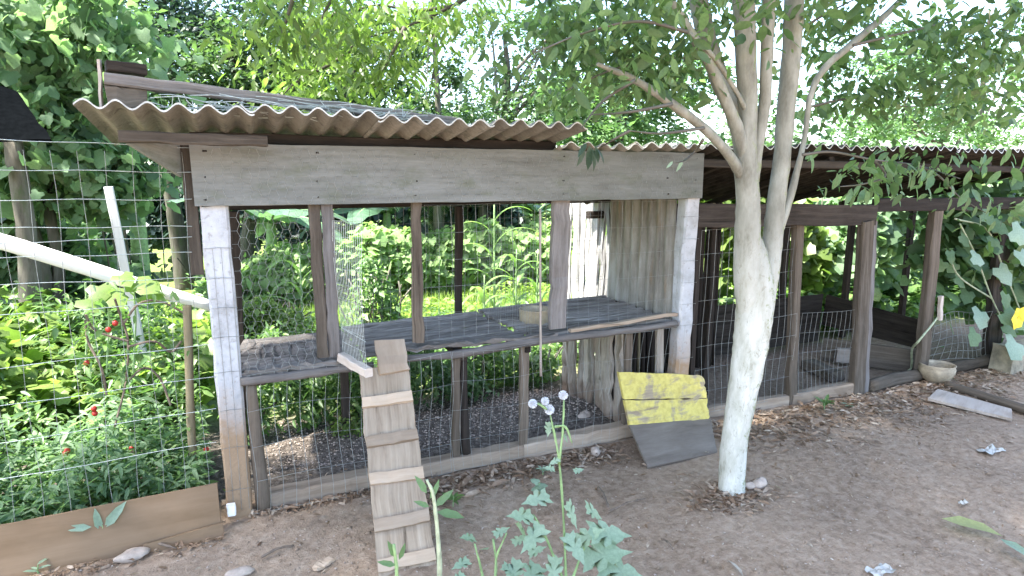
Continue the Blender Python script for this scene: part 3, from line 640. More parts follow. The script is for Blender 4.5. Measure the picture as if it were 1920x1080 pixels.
# yellow painted board over a grey board
A, B = V(2.229, -0.404, 0.006), V(2.735, -0.409, 0.006); C_, D = atY(1332, 783, -0.13), atY(1180, 796, -0.13)
def quad_board(name, A, B, C_, D, th, mat, nx=10, ny=8, jit=0.0015, edge=0.0, parent=None):
    n_ = nrm(np.cross(B-A, D-A)); vs = []; us = []
    for s_ in (0, 1):
        for j in range(ny+1):
            for i in range(nx+1):
                p, q = i/nx, j/ny; X = A*(1-p)*(1-q)+B*p*(1-q)+C_*p*q+D*(1-p)*q
                if i == nx: X = X+nrm(B-A)*rng.normal(0, edge)
                if i == 0 or j in (0, ny): X = X+nrm(D-A)*rng.normal(0, edge*0.4)
                vs.append(X-n_*th*s_+rng.normal(0, jit*0.3, 3)); us.append((p*np.linalg.norm(B-A), q*np.linalg.norm(D-A)))
    K = (nx+1)*(ny+1); fs = []
    for j in range(ny):
        for i in range(nx):
            q = j*(nx+1)+i; fs.append((q, q+1, q+nx+2, q+nx+1)); fs.append((K+q, K+q+nx+1, K+q+nx+2, K+q+1))
    for i in range(nx):
        for q in (i, ny*(nx+1)+i): fs.append((q, K+q, K+q+1, q+1))
    for j in range(ny):
        for q in (j*(nx+1), j*(nx+1)+nx): fs.append((q, q+nx+1, K+q+nx+1, K+q))
    return mesh(name, vs, fs, mat, parent, us)
g = quad_board('grey_board', A, B, C_, D, 0.018, W_BOARDG); tag(g, 'bare grey board leaning on the ground below the yellow one', 'board')
yt = thing('yellow_board', (2.5, -0.1, 0.1), 'board with worn yellow paint and a splintered right edge leaning on the coop', 'board')
yb = [atY(1181, 797, -0.14), atY(1331, 785, -0.14), atY(1319, 704, -0.045), atY(1160, 697, -0.045)]
sp = [0, 0.46, 1.0]
for i in range(2):
    a0, a1 = sp[i]+(0.02 if i else 0), sp[i+1]
    quad_board('plank', yb[0]*(1-a0)+yb[3]*a0, yb[1]*(1-a0)+yb[2]*a0, yb[1]*(1-a1)+yb[2]*a1, yb[0]*(1-a1)+yb[3]*a1, 0.022, M_YEL, 14, 9, 0.0015, 0.006, yt)
beam_obj('backing_batten', yb[3]*0.9+yb[0]*0.1+V(0.1, 0.03, 0), yb[0]+V(0.1, 0.03, 0), 0.04, 0.025, W_BROWN, yt)

# tin pan on the floor
def lathe(name, c, prof, mat, parent=None, n=28, wob=0.0, ell=1.0):
    vs = []; fs = []; k = len(prof); us = []
    for i in range(n):
        th = 2*math.pi*i/n
        for j, (r, z) in enumerate(prof):
            ww = 1+wob*math.sin(th*3+j*0.3); zz = z+(wob*0.05*math.sin(th*5+1) if j > 1 else 0)
            vs.append((c[0]+r*ww*math.cos(th), c[1]+r*ww*math.sin(th)*ell, c[2]+zz)); us.append((th*0.1, j*0.03))
    for i in range(n):
        for j in range(k-1): a = i*k+j; b = ((i+1) % n)*k+j; fs.append((a, b, b+1, a+1))
    return mesh(name, vs, fs, mat, parent, us, True)
pc = gnd(1003, 606, 0.735)
pn = lathe('tin_pan', (pc[0], pc[1]-0.0, 0.738), [(0.001, 0.004), (0.093, 0.0), (0.098, 0.01), (0.102, 0.088), (0.105, 0.094), (0.1, 0.096), (0.097, 0.086), (0.092, 0.012), (0.001, 0.010)], M_TIN, wob=0.02)
tag(pn, 'dented round feeding pan of dull tin on the slatted floor', 'pan')
st = pole_obj('thin_stick', [atY(1013, 392, -0.10), atY(1013, 540, -0.075), atY(1014, 705, -0.06)], [0.006, 0.007, 0.007], W_PALE)
tag(st, 'thin pale stick standing in front of the tin pan', 'stick')

# whitened slab fence behind the right cell
wf = thing('slab_fence', (2.8, 1.6, 0), 'whitened fence of upright rough slabs catching the sun behind the coop', 'fence')
n_ = 13
for i in range(n_):
    q = i/(n_-1); x = 2.93+0.02*q; y = 2.00-0.95*q
    beam_obj('slab', (x, y, -0.02), (x+random.uniform(-.01, .01), y, 1.62+random.uniform(-.1, .05)), 0.068+random.uniform(-.010, .006), 0.022, W_SLABW, wf, side=(0.02, -1, 0), seg=10, jit=0.004, bow=0.008)

# ================================================================== LOW PENS on the right
pen = thing('bird_pen', (4.6, 0.5, 0), 'low dark bird pen with rough posts and corrugated roof joining the coop', 'animal pen')
def pb(name, p0, p1, w, t, mat, **k): return beam_obj(name, p0, p1, w, t, mat, pen, **k)
xs = [(2.78, 3.42), (3.37, 4.0), (3.95, 4.6), (4.55, 5.2), (5.15, 5.8), (5.75, 6.5), (6.45, 7.2)]
for i, (a, b) in enumerate(xs):
    za = 1.842+0.010*min(a-2.78, 1.8); zb_ = 1.842+0.010*min(b-2.78, 1.8)
    roof_sheet(a, b, -0.13, za+0.004, 1.6, 0.010*(i % 2), pen, zb_+0.004, M_SHADESHEET)
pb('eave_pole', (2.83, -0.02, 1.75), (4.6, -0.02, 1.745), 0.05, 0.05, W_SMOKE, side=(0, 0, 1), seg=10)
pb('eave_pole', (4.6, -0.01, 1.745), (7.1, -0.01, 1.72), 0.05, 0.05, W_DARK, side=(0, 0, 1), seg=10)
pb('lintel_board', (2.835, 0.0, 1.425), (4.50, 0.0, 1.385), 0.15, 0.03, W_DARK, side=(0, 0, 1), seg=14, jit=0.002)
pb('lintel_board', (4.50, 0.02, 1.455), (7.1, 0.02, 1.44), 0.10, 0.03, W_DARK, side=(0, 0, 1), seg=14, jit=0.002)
for x in (3.1, 4.0, 4.9, 5.8, 6.7): pb('rafter', (x, 0.0, 1.78), (x, 1.35, 1.40), 0.05, 0.045, W_DARK)
pb('back_plate', (2.8, 1.3, 1.36), (7.1, 1.3, 1.36), 0.06, 0.06, W_DARK, side=(0, 0, 1))
def pp(x0, x1, xt0, xt1, y, z1, mat, **k):
    pb('pen_post', ((x0+x1)/2, y, -0.03), ((xt0+xt1)/2, y, z1), (x1-x0+xt1-xt0)/2, 0.06, mat, seg=10, jit=0.002, **k)
pp(3.80, 3.87, 3.74, 3.81, 0.05, 1.33, W_RED)
pp(4.42, 4.545, 4.345, 4.46, 0.0, 1.345, W_BROWN)
pp(4.56, 4.61, 4.47, 4.52, 0.02, 1.345, W_GREY)
pp(5.24, 5.36, 5.21, 5.31, 0.04, 1.41, W_RED)
pp(6.30, 6.50, 6.22, 6.40, 0.12, 1.40, W_DARK)
pp(2.86, 2.90, 2.86, 2.90, 0.05, 1.36, W_DARK)
pp(3.34, 3.39, 3.34, 3.39, 0.45, 1.40, W_DARK)
for px in (1590, 1470, 1395, 1700):
    x = atY(px, 500, 1.3)[0]; pb('back_post', (x, 1.3, 0), (x, 1.3, 1.36), 0.07, 0.05, W_DARK)
pb('pen_kerb', (2.98, 0.10, 0.03), (3.80, 0.055, 0.03), 0.08, 0.06, W_KERB, side=(0, 0, 1), seg=8, jit=0.002)
pb('pen_kerb', (3.83, 0.06, 0.035), (4.43, 0.02, 0.045), 0.09, 0.09, W_KERB, side=(0, 0, 1), seg=8, jit=0.003)
pole_obj('base_log', [(4.62, 0.0, 0.04), (4.95, 0.02, 0.045), (5.30, 0.03, 0.04)], [0.05, 0.055, 0.048], W_BROWN, pen, n=12, jit=0.002)
pole_obj('base_log', [(5.42, 0.05, 0.05), (5.8, 0.03, 0.05), (6.2, 0.02, 0.06)], [0.045, 0.05, 0.05], W_BROWN, pen, n=12, jit=0.002)
# back and partition sheeting
quad_board('black_panel', V(3.0, 1.27, 0.0), V(5.55, 1.27, 0.0), V(5.55, 1.25, 0.50), V(3.0, 1.25, 0.48), 0.01, W_SMOKE, 12, 4, 0.003, 0, pen)
quad_board('black_panel', V(5.56, 1.25, 0.18), V(5.47, 0.12, 0.20), V(5.42, 0.12, 0.46), V(5.56, 1.22, 0.50), 0.01, W_SMOKE, 8, 4, 0.003, 0, pen)
quad_board('low_board', V(5.0, 0.75, 0.0), V(5.42, 0.14, 0.0), V(5.42, 0.14, 0.20), V(5.0, 0.75, 0.21), 0.03, W_BROWN, 8, 4, 0.003, 0.002, pen)
# dark bamboo back wall behind the first pen
for i in range(24):
    x = 2.95+i*0.045; m_ = W_BAM if i % 4 == 1 else W_DARK
    pole_obj('cane', [(x, 1.05, 0), (x+random.uniform(-.015, .015), 1.05, 0.7), (x+random.uniform(-.02, .02), 1.05, 1.45)], random.uniform(0.014, 0.021), m_, pen, n=6, sub=2)
wires('pen_wire', wgrid((2.90, 0.03, 0.06), (1, 0, 0), (0, 0, 1), 0.90, 1.26, 15, 8, 0.006), 0.0015, M_WIRED, pen)
wires('pen_wire', wgrid((3.87, 0.03, 0.08), (1, -0.03, 0), (0, 0, 1), 0.56, 0.60, 12, 4, 0.006), 0.0015, M_WIRED, pen)
wires('pen_wire', wgrid((5.38, 0.06, 0.12), (0.86, -0.05, 0), (0, 0, 1), 0.9, 0.40, 10, 6, 0.02), 0.0022, M_WIRED, pen)
b1 = gnd(1560, 706, 0.0)
bk = beam_obj('wooden_trough', gnd(1515, 683, 0.04), gnd(1570, 706, 0.04), 0.14, 0.085, W_BROWN, side=(0.6, 0.5, 0), seg=5, jit=0.002); tag(bk, 'squared wood block lying on the floor behind the pen wire', 'wood block')
bk = beam_obj('wood_block', gnd(1568, 665, 0.08), gnd(1603, 668, 0.08), 0.13, 0.09, W_PALE, side=(0, 0, 1), seg=3); tag(bk, 'pale upright block at the back of the pen beside the thick post', 'wood block')
# plate nailed to the post
pb('post_cleat', atY(1764, 555, -0.02), atY(1762, 600, -0.02), 0.035, 0.03, W_PALE)

# clay bowl, plank, block, log, hose-like vine
cc = gnd(1771, 720, 0.0)
bw = lathe('clay_bowl', (cc[0]-0.02, cc[1]+0.06, 0.055), [(0.001, -0.055), (0.055, -0.055), (0.10, -0.02), (0.128, 0.035), (0.132, 0.07), (0.124, 0.085), (0.132, 0.10), (0.126, 0.104), (0.115, 0.085), (0.12, 0.06), (0.09, -0.01), (0.001, -0.035)], M_CLAY, wob=0.015)
tag(bw, 'round pale clay bowl sitting by the base log of the pen', 'bowl')
A, B, C_, D = V(4.83, -0.33, 0.02), V(4.95, -0.83, 0.02), V(5.11, -0.74, 0.035), V(5.07, -0.25, 0.035)
_ = tag(quad_board('loose_plank', D, A, B, C_, 0.02, W_PALE, 6, 10, 0.001, 0.002), 'pale plank lying loose on the dirt before the clay bowl', 'plank')
blk = beam_obj('stone_block', (6.10, -0.12, 0.11), (6.85, -0.10, 0.11), 0.24, 0.2, M_BLOCK, side=(0, 0, 1), seg=10, jit=0.008); tag(blk, 'mossy tan block at the end of the pen under the squash leaves', 'stone block')
lg = pole_obj('ground_log', [gnd(1775, 722, 0.02), gnd(1850, 745, 0.02), gnd(1990, 790, 0.02)], 0.035, W_RED, n=10); tag(lg, 'reddish log on the dirt running out to the right of the clay bowl', 'log')
pts = [atY(1765, 585, 0.0), atY(1745, 612, -0.02), atY(1722, 640, -0.02), atY(1710, 655, 0.1), atY(1708, 690, 0.15), gnd(1690, 700, 0.03), gnd(1668, 712, 0.02)]
tw = pole_obj('dried_vine_stem', pts, [0.006, 0.008, 0.009, 0.010, 0.009, 0.007, 0.004], M_STEMP, n=6); tag(tw, 'pale vine stem hanging off the pen post into the doorway', 'vine stem')

# ================================================================== LEFT FENCE
fence = thing('wire_fence', (-1.2, -0.02, 0), 'tall square mesh wire fence running left from the coop corner post', 'fence')
FX0 = -3.2
hl = []
for (y0, y1) in ((261, 277), (318, 323), (375, 374), (428, 424), (456, 444), (484, 473), (534, 520), (592, 560), (690, 645), (762, 705), (832, 765), (900, 828)):
    a = atY(0, y0, -0.03); b = atY(405 if y0 > 500 else 360, y1, -0.03); s = b-a; hl.append([a-s*2.2]+[a+s*q+V(0, 0, 0.003*math.sin(q*9+y0)) for q in np.linspace(0, 1, 9)])
for l_ in hl: wires('line_wire', [l_], 0.0017, M_WIRE, fence)
vl = []; x = -3.0
while x < -0.02:
    lean = 0.02*math.sin(x*4)+0.012*math.sin(x*17)
    vl.append([(x+lean*(1-z/1.78)+0.006*math.sin(z*9+x*11), -0.028, z) for z in np.linspace(0.12, 1.77+0.0*x, 12)]); x += 0.095
for l_ in vl: wires('stay_wire', [l_], 0.0011, M_WIREC, fence)
fbd = quad_board('fence_board', V(-1.5, -0.17, -0.04), V(-0.02, -0.158, -0.02), V(-0.025, -0.10, 0.232), V(-1.5, -0.11, 0.205), 0.018, W_PLY, 24, 6, 0.001, 0.001)
tag(fbd, 'long brown plywood board standing on edge along the foot of the fence', 'board')
bs = quad_board('narrow_board', V(-0.34, -0.185, -0.02), V(-0.01, -0.178, -0.01), V(-0.012, -0.168, 0.062), V(-0.34, -0.172, 0.035), 0.012, W_PLY, 8, 3, 0.001, 0.002)
tag(bs, 'narrow brown strip leaning on the lower right end of the plywood board', 'board')
k = beam_obj('white_offcut', (0.025, -0.075, 0.05), (0.025, -0.075, 0.10), 0.04, 0.04, W_POLE, seg=2); tag(k, 'small white offcut wedged between the plywood board and corner post', 'offcut')
# stakes and poles of the garden
y = 0.35; a, b = atY(351, 573, y), atY(357, 800, y)
k = pole_obj('stake', [(b[0], y, -0.05), (b[0], y, 0.3), a], [0.023, 0.021, 0.021], W_BAM, n=10); tag(k, 'cut bamboo stake standing alone in the weeds behind the fence', 'stake')
y = 1.5; k = beam_obj('stake', (atY(232, 510, y)[0]+0.1, y, 0.0), atY(203, 350, y), 0.05, 0.03, W_POLE, seg=6, side=(1, 0, 0)); tag(k, 'pale slanted stake rising above the long white pole', 'stake')
y = 1.0; a, b = atY(-120, 415, y), atY(400, 575, y)
k = pole_obj('white_pole', [a, atY(130, 492, y), atY(280, 540, y), b], [0.045, 0.043, 0.04, 0.035], W_POLE, n=12); tag(k, 'long white pole slanting down to the coop behind the fence', 'pole')
y = 2.6
for i, (p0, p1, r) in enumerate((((60, 640), (25, 262), 0.075), ((110, 600), (90, 380), 0.05))):
    a = atY(*p0, y+i*0.5); b = atY(*p1, y+i*0.5)
    k = pole_obj('dead_trunk', [(a[0], a[1], -0.05), a, (a+b)/2+V(0.03, 0, 0), b], [r*1.2, r, r*0.9, r*0.8], W_BARK, n=10, jit=0.004)
    tag(k, ('knotty brown trunk standing behind the fence under the black sheeting', 'short dark trunk beside the taller knotty one behind the fence')[i], 'trunk')
# black sheeting shelter at the left edge
y = 1.2
bsn = quad_board('black_tarpaulin', atY(-260, 272, y), atY(96, 262, y), atY(30, 172, y+0.5), atY(-260, 60, y+0.5), 0.01, M_BLACK, 10, 6, 0.008, 0.004)
tag(bsn, 'black tarpaulin sheet sagging behind the fence at the left edge', 'tarpaulin')

# ================================================================== VEGETATION
def place(px, py, Y): return atY(px, py, Y)
def crownpts(blobs, n, cr=0.3, shell=0.45):
    tot = sum(b[1][0]*b[1][1]+b[1][0]*b[1][2] for b in blobs); P = []; C = []
    for c, r in blobs:
        k = (r[0]*r[1]+r[0]*r[2])/tot; p, cc = blob(c, r, max(10, int(60*k*len(blobs)**0.5)), int(n*k), cr, shell); P.append(p); C.append(cc)
    return np.concatenate(P), np.concatenate(C)
def tree(name, label, base, top, r0, blobs, n, size, mat, bark=W_BARK, group=None, T=T_DIA, limbs=7, droop=0.3, cat='tree', cr=0.3, bend=0.15, shell=0.45):
    t = thing(name, base, label, cat, group); base, top = V(*base), V(*top)
    m1 = base+(top-base)*0.4+rng.normal(0, bend, 3)*[1, 1, 0]; m2 = base+(top-base)*0.75+rng.normal(0, bend, 3)*[1, 1, 0]
    pole_obj('trunk', [base-V(0, 0, 0.1), base+(m1-base)*0.4, m1, m2, top], [r0*1.25, r0, r0*0.8, r0*0.6, r0*0.3], bark, t, n=10, jit=r0*0.03)
    P, C = crownpts(blobs, n, cr, shell)
    L = MB()
    for i in range(limbs):
        q = rng.uniform(0.4, 0.95); s = base+(top-base)*q; e = C[rng.integers(len(C))]
        mid = (s+e)/2+V(0, 0, 0.08*np.linalg.norm(e-s))
        sp = spline([s, mid, e], 5); L.tube(sp, list(np.linspace(r0*0.38, r0*0.07, len(sp))), 6)
    if limbs: L.build('branches', bark, t, True, True)
    foliage('crown', P, size, mat, t, T, droop)
    return t

# ---- the forked tree in the yard
TY = -0.80
ft = thing('forked_tree', (2.485, -0.80, 0), 'forked whitewashed tree rising from the dirt yard in front of the pens', 'tree')
def TP(px, py, dy=0.0): return atY(px, py, TY+dy)
tr = [TP(1371, 925), TP(1372, 905), TP(1378, 820), TP(1392, 740), TP(1404, 670), TP(1413, 600), TP(1416, 530), TP(1413, 470), TP(1412, 425)]
pole_obj('trunk', [tr[0]-V(0, 0, .05)]+tr, [0.078, 0.075, 0.068, 0.067, 0.075, 0.084, 0.092, 0.088, 0.06, 0.02], M_TRUNK, ft, n=18, jit=0.0018, sub=6)
LM = [([(1410, 600), (1402, 520), (1402, 440), (1402, 370), (1398, 310), (1400, 255), (1402, 190), (1398, 90), (1392, -60)], [0.07, 0.070, 0.064, 0.058, 0.055, 0.048, 0.046, 0.05, 0.05], 0.0),
      ([(1425, 600), (1438, 520), (1448, 460), (1455, 380), (1466, 300), (1474, 200), (1484, 100), (1492, -60)], [0.06, 0.057, 0.050, 0.046, 0.042, 0.044, 0.046, 0.045], 0.02),
      ([(1447, 465), (1472, 400), (1495, 320), (1510, 250), (1520, 180), (1545, 130), (1600, 80), (1680, 10), (1740, -60)], [0.024, 0.02, 0.016, 0.013, 0.015, 0.017, 0.018, 0.016, 0.014], -0.04),
      ([(1398, 320), (1385, 250), (1362, 190), (1330, 120), (1290, 55), (1230, -40)], [0.03, 0.03, 0.026, 0.022, 0.022, 0.02], -0.08),
      ([(1398, 300), (1380, 220), (1350, 150), (1322, 60), (1300, -50)], [0.045, 0.045, 0.045, 0.045, 0.045], 0.25),
      ([(1392, 330), (1370, 295), (1325, 245), (1260, 195), (1190, 150), (1120, 120)], [0.03, 0.024, 0.022, 0.02, 0.016, 0.008], -0.1),
      ([(1412, 340), (1422, 270), (1434, 190), (1438, 90), (1445, -50)], [0.03, 0.026, 0.028, 0.03, 0.028], -0.06),
      ([(1405, 225), (1385, 180), (1340, 110), (1290, 60)], [0.012, 0.011, 0.01, 0.008], -0.12)]
for pts, rad, dy in LM: pole_obj('limb', [TP(x, y, dy*i/len(pts)) for i, (x, y) in enumerate(pts)], rad, M_TRUNK, ft, n=12, jit=0.0012)
TWG = [[(1505, 290), (1560, 285), (1640, 300), (1720, 310), (1800, 335)], [(1520, 200), (1600, 185), (1700, 200), (1800, 190)], [(1600, 85), (1700, 60), (1800, 40), (1900, 60)],
       [(1320, 240), (1240, 250), (1180, 245)], [(1260, 195), (1180, 210), (1110, 215)], [(1330, 110), (1240, 110), (1150, 130), (1060, 170)], [(1640, 300), (1660, 330), (1620, 345), (1575, 350)],
       [(1720, 310), (1760, 330), (1800, 370), (1850, 400)], [(1290, 60), (1200, 40), (1100, 60), (1000, 100)], [(1490, 60), (1560, 20), (1640, -20)], [(1190, 150), (1130, 190), (1090, 240)],
       [(1318, 262), (1302, 285), (1285, 300), (1268, 306)], [(1180, 245), (1150, 262), (1128, 275)]]
mb = MB(); TW = []
for i, t_ in enumerate(TWG):
    dy = random.uniform(-0.35, 0.25) if i < 11 else -0.05
    P = spline([TP(x, y, dy+0.1*k*random.uniform(-1, 1)) for k, (x, y) in enumerate(t_)], 6); TW.append(P); mb.tube(P, list(np.linspace(0.008, 0.0025, len(P))), 5)
mb.build('twigs', W_BARK, ft, True, True)
PP = []
for i, P in enumerate(TW[:11]):
    P = np.array(P)
    for p in P:
        if random.random() < .45: continue
        k = rng.integers(7, 15); PP.append(p+rng.normal(0, 1, (k, 3))*[0.09, 0.14, 0.05])
bl = [(TP(1130, 120, .3), (.40, .5, .16)), (TP(1230, 60, 0), (.5, .6, .22)), (TP(1000, 90, .3), (.3, .4, .18)), (TP(1600, 180, .3), (.25, .5, .14)), (TP(1720, 130, 0), (.5, .6, .2)), (TP(1840, 190, .1), (.35, .5, .14)), (TP(1850, 60, -.2), (.4, .5, .2)),
      (TP(1560, 60, .3), (.3, .5, .2)), (TP(1400, -60, 0), (.9, .8, .25)), (TP(1060, 190, .9), (.30, .3, .10)), (TP(1240, 150, .2), (.22, .3, .10))]
pts, _ = crownpts(bl, 8500, 0.36, 0.1); PP.append(pts)
hi = [((2.6, -1.0, 4.3), (1.9, 1.5, 0.8)), ((4.2, -0.6, 4.0), (1.5, 1.4, 0.7))]
pts2, _ = crownpts(hi, 14000, 0.3, 0.2)
P = np.concatenate(PP)
q_ = ((P[:, 0] < 2.3) & (P[:, 2] < 1.98)) | ((P[:, 2] < 1.85) & (P[:, 0] < 3.0)); P = P[~q_]
P = P[rng.uniform(0, 1, len(P)) < 0.70]; foliage('crown', P, 0.054, L_YARD, ft, T_OVAL, droop=0.75, flat=0.9, sv=0.45)
foliage('upper_crown', pts2, 0.085, L_TREE, ft, T_DIA, droop=0.5)
# single big leaves hanging against the boards, counted one by one
def hang_leaves(parent, specs, mat, T=T_LAN, Y=TY):
    for (px, py, s, dx, dz, *r) in specs:
        p = atY(px, py, Y+(r[0] if r else 0)); ax = V(dx, random.uniform(-.3, .3), dz)
        no = V(random.uniform(-.5, .5), -0.8, 0.6+random.uniform(-.3, .3))
        v, f = leaf_arrays([p], s, ax[None], no[None], T); npmesh('leaf', v, f, mat, parent)
sp = []
for cx, cy, n in ((1610, 350, 7), (1650, 345, 6), (1735, 330, 7), (1780, 345, 7), (1830, 360, 7), (1870, 385, 6), (1860, 310, 6), (1900, 300, 5), (1800, 300, 5), (1700, 300, 5), (1560, 345, 3), (1530, 280, 3), (1505, 215, 4)):
    for k in range(n): sp.append((cx+random.gauss(0, 22), cy+random.gauss(0, 12), random.uniform(0.07, 0.11), random.uniform(-.6, .6), -random.uniform(0.5, 1.1), random.uniform(-.15, .15)))
hang_leaves(ft, sp, L_VINE, T_OVAL)
hang_leaves(ft, [(1280, 300, 0.06, -.35, -.9), (1262, 302, 0.045, -.6, -.7)], L_GREY)
hang_leaves(ft, [(1105, 272, 0.13, 0.15, -1), (1096, 276, 0.10, -0.35, -1), (1120, 280, 0.09, .7, -.8), (1110, 276, 0.12, .25, -1), (1100, 268, 0.09, -.6, -.7), (1115, 272, 0.10, .45, -1)], L_DARK, Y=-0.5)

# ---- off to the left of the camera: tall tree, its unseen crown shaped to shade the yard
tree('shade_tree', 'broad shade tree whose lime green twigs hang over the coop roof', (-4.2, -1.6, 0), (-3.0, -1.2, 5.0), 0.16,
     [((-2.4, -1.35, 5.2), (3.0, 1.75, 0.9)), ((0.6, -1.5, 5.4), (2.6, 1.7, 0.8))], 25000, 0.13, L_TREE)
ov = bpy.data.objects[[o.name for o in COL.objects if o.name.startswith('shade_tree')][-1]]
mb = MB(); PP = []
for i, (t_, y0) in enumerate((([(980, -60), (850, 10), (760, 50), (690, 70), (640, 100)], 0.3), ([(850, 10), (780, 20), (700, 10), (620, 40)], 0.6), ([(690, 70), (620, 120), (560, 150), (520, 190)], 0.5), ([(640, 20), (560, 60), (500, 110)], 0.8), ([(760, 50), (730, 110), (700, 160)], 0.2), ([(560, -40), (540, 30), (525, 70)], -0.3), ([(640, -30), (610, 20), (600, 50)], 0.1), ([(560, 150), (540, 190), (590, 200)], 0.9))):
    P = spline([atY(x, y, y0+0.06*k) for k, (x, y) in enumerate(t_)], 7); mb.tube(P, list(np.linspace(0.013, 0.003, len(P))), 5)
    for p in P: PP.append(np.array(p)+rng.normal(0, 1, (20, 3))*[0.13, 0.13, 0.07]-[0, 0, 0.05])
mb.build('overhanging_twigs', W_BARK, ov, True, True)
foliage('overhanging_leaves', np.concatenate(PP), 0.062, L_LIME, ov, T_LAN, droop=0.9, flat=1.0, stuff=True)

# ---- background trees
GR = 'trees standing behind the garden'
def bt(label, px, Y, r0, blobs, n, size, mat, name='background_tree', top=None, **k):
    b = gnd(px, 420, 0.0); x = atY(px, 340, Y)[0]
    bb = [(atY(a, c, Y+(q[0] if q else 0)), r) for (a, c, r, *q) in blobs]
    tz = max(c[2] for c, r in bb) if top is None else top
    tx = np.mean([c[0] for c, r in bb])
    return tree(name, label, (x, Y, 0), (x*0.6+tx*0.4, Y, tz), r0, bb, n, size, mat, group=GR, **k)
bt('vine draped tree above the black tarpaulin at the left', 75, 3.2, 0.07, [(60, 40, (.9, .5, .6)), (150, 120, (.45, .4, .9)), (40, 200, (.7, .5, .7)), (120, 260, (.6, .4, .5)), (165, 70, (.25, .25, .5)), (-120, 100, (.9, .6, 1.2)), (100, 330, (.8, .4, .4))], 7600, 0.10, L_PALE, T=T_HEART, cr=0.4, name='vine_draped_tree', droop=0.9)
bt('dark blue green tree with small leaves left of centre', 330, 7.5, 0.12, [(300, 60, (1.0, .8, .7)), (370, -30, (1.2, .9, .8)), (300, 150, (.7, .6, .5)), (420, 90, (.8, .7, .7))], 9000, 0.085, L_DARK, shell=0.3)
bt('mid green bushy tree behind the high end of the roof', 440, 6.5, 0.10, [(430, 130, (.9, .7, .6)), (500, 60, (.8, .7, .7)), (380, 200, (.9, .6, .4)), (560, 150, (.8, .6, .5))], 9000, 0.09, L_TREE)
bt('dense tree with a dark lower crown above the roof timber', 660, 8.5, 0.13, [(640, 160, (1.2, .8, .8)), (600, 40, (1.3, .9, .9)), (720, 80, (1.0, .8, .8)), (740, 190, (.9, .7, .4)), (580, 250, (1.2, .8, .5))], 12000, 0.10, L_TREE)
bt('thin bare trunked tree against the bright sky', 818, 7.0, 0.07, [(800, 30, (.5, .4, .3)), (840, 130, (.35, .3, .25)), (790, 200, (.5, .4, .3)), (860, 230, (.6, .5, .3))], 2600, 0.09, L_TREE, top=5.2, bend=0.05)
bt('loose leafed tree right of the thin bare trunk', 930, 9.5, 0.12, [(900, 50, (.8, .8, .4)), (960, 170, (1.5, .9, .6)), (880, 240, (1.4, .8, .5)), (1040, 60, (1.2, .9, .7)), (1050, 220, (1.3, .9, .6))], 11000, 0.10, L_TREE)
bt('bright green tree behind the low roof beside the forked trunk', 1150, 6.0, 0.09, [(1120, 240, (.9, .7, .4)), (1230, 230, (.8, .7, .4)), (1180, 150, (.8, .7, .5)), (1300, 150, (.8, .6, .4)), (1080, 180, (.8, .6, .5))], 9000, 0.10, L_VINE)
bt('pale green tree over the right end of the pens', 1750, 6.0, 0.09, [(1640, 230, (1.0, .7, .4)), (1760, 220, (1.0, .7, .5)), (1880, 250, (1.0, .7, .4)), (1960, 150, (.9, .7, .6)), (1700, 130, (.9, .8, .5))], 9000, 0.10, L_VINE)
bt('tall thin crowned tree at the upper right against the sky', 1850, 9.0, 0.12, [(1700, 80, (1.2, .8, .5)), (1850, 110, (1.2, .9, .6)), (1600, 120, (1.0, .8, .6)), (1980, 40, (1.4, 1, .9))], 6500, 0.11, L_TREE)
bt('slender tree standing beyond the left hand hedge', 215, 6.2, 0.08, [(210, 150, (.6, .5, .7)), (170, 40, (.7, .5, .6)), (250, 240, (.7, .5, .4)), (30, 60, (1.2, .7, .9))], 6000, 0.11, L_TREE)

# distant wood: one mass
def region_pts(n, x0, x1, y0, y1, z0, z1): return np.stack([rng.uniform(x0, x1, n), rng.uniform(y0, y1, n), rng.uniform(z0, z1, n)], 1)
P = region_pts(42000, -22, 34, 14, 20, 0, 1); P[:, 2] *= 3.4+1.5*np.sin(P[:, 0]*0.7)+0.9*np.sin(P[:, 0]*1.9+1)
o = foliage('distant_woods', P, 0.30, L_TREE, None, T_DIA, stuff=True); o['label'] = 'far wood behind the garden'

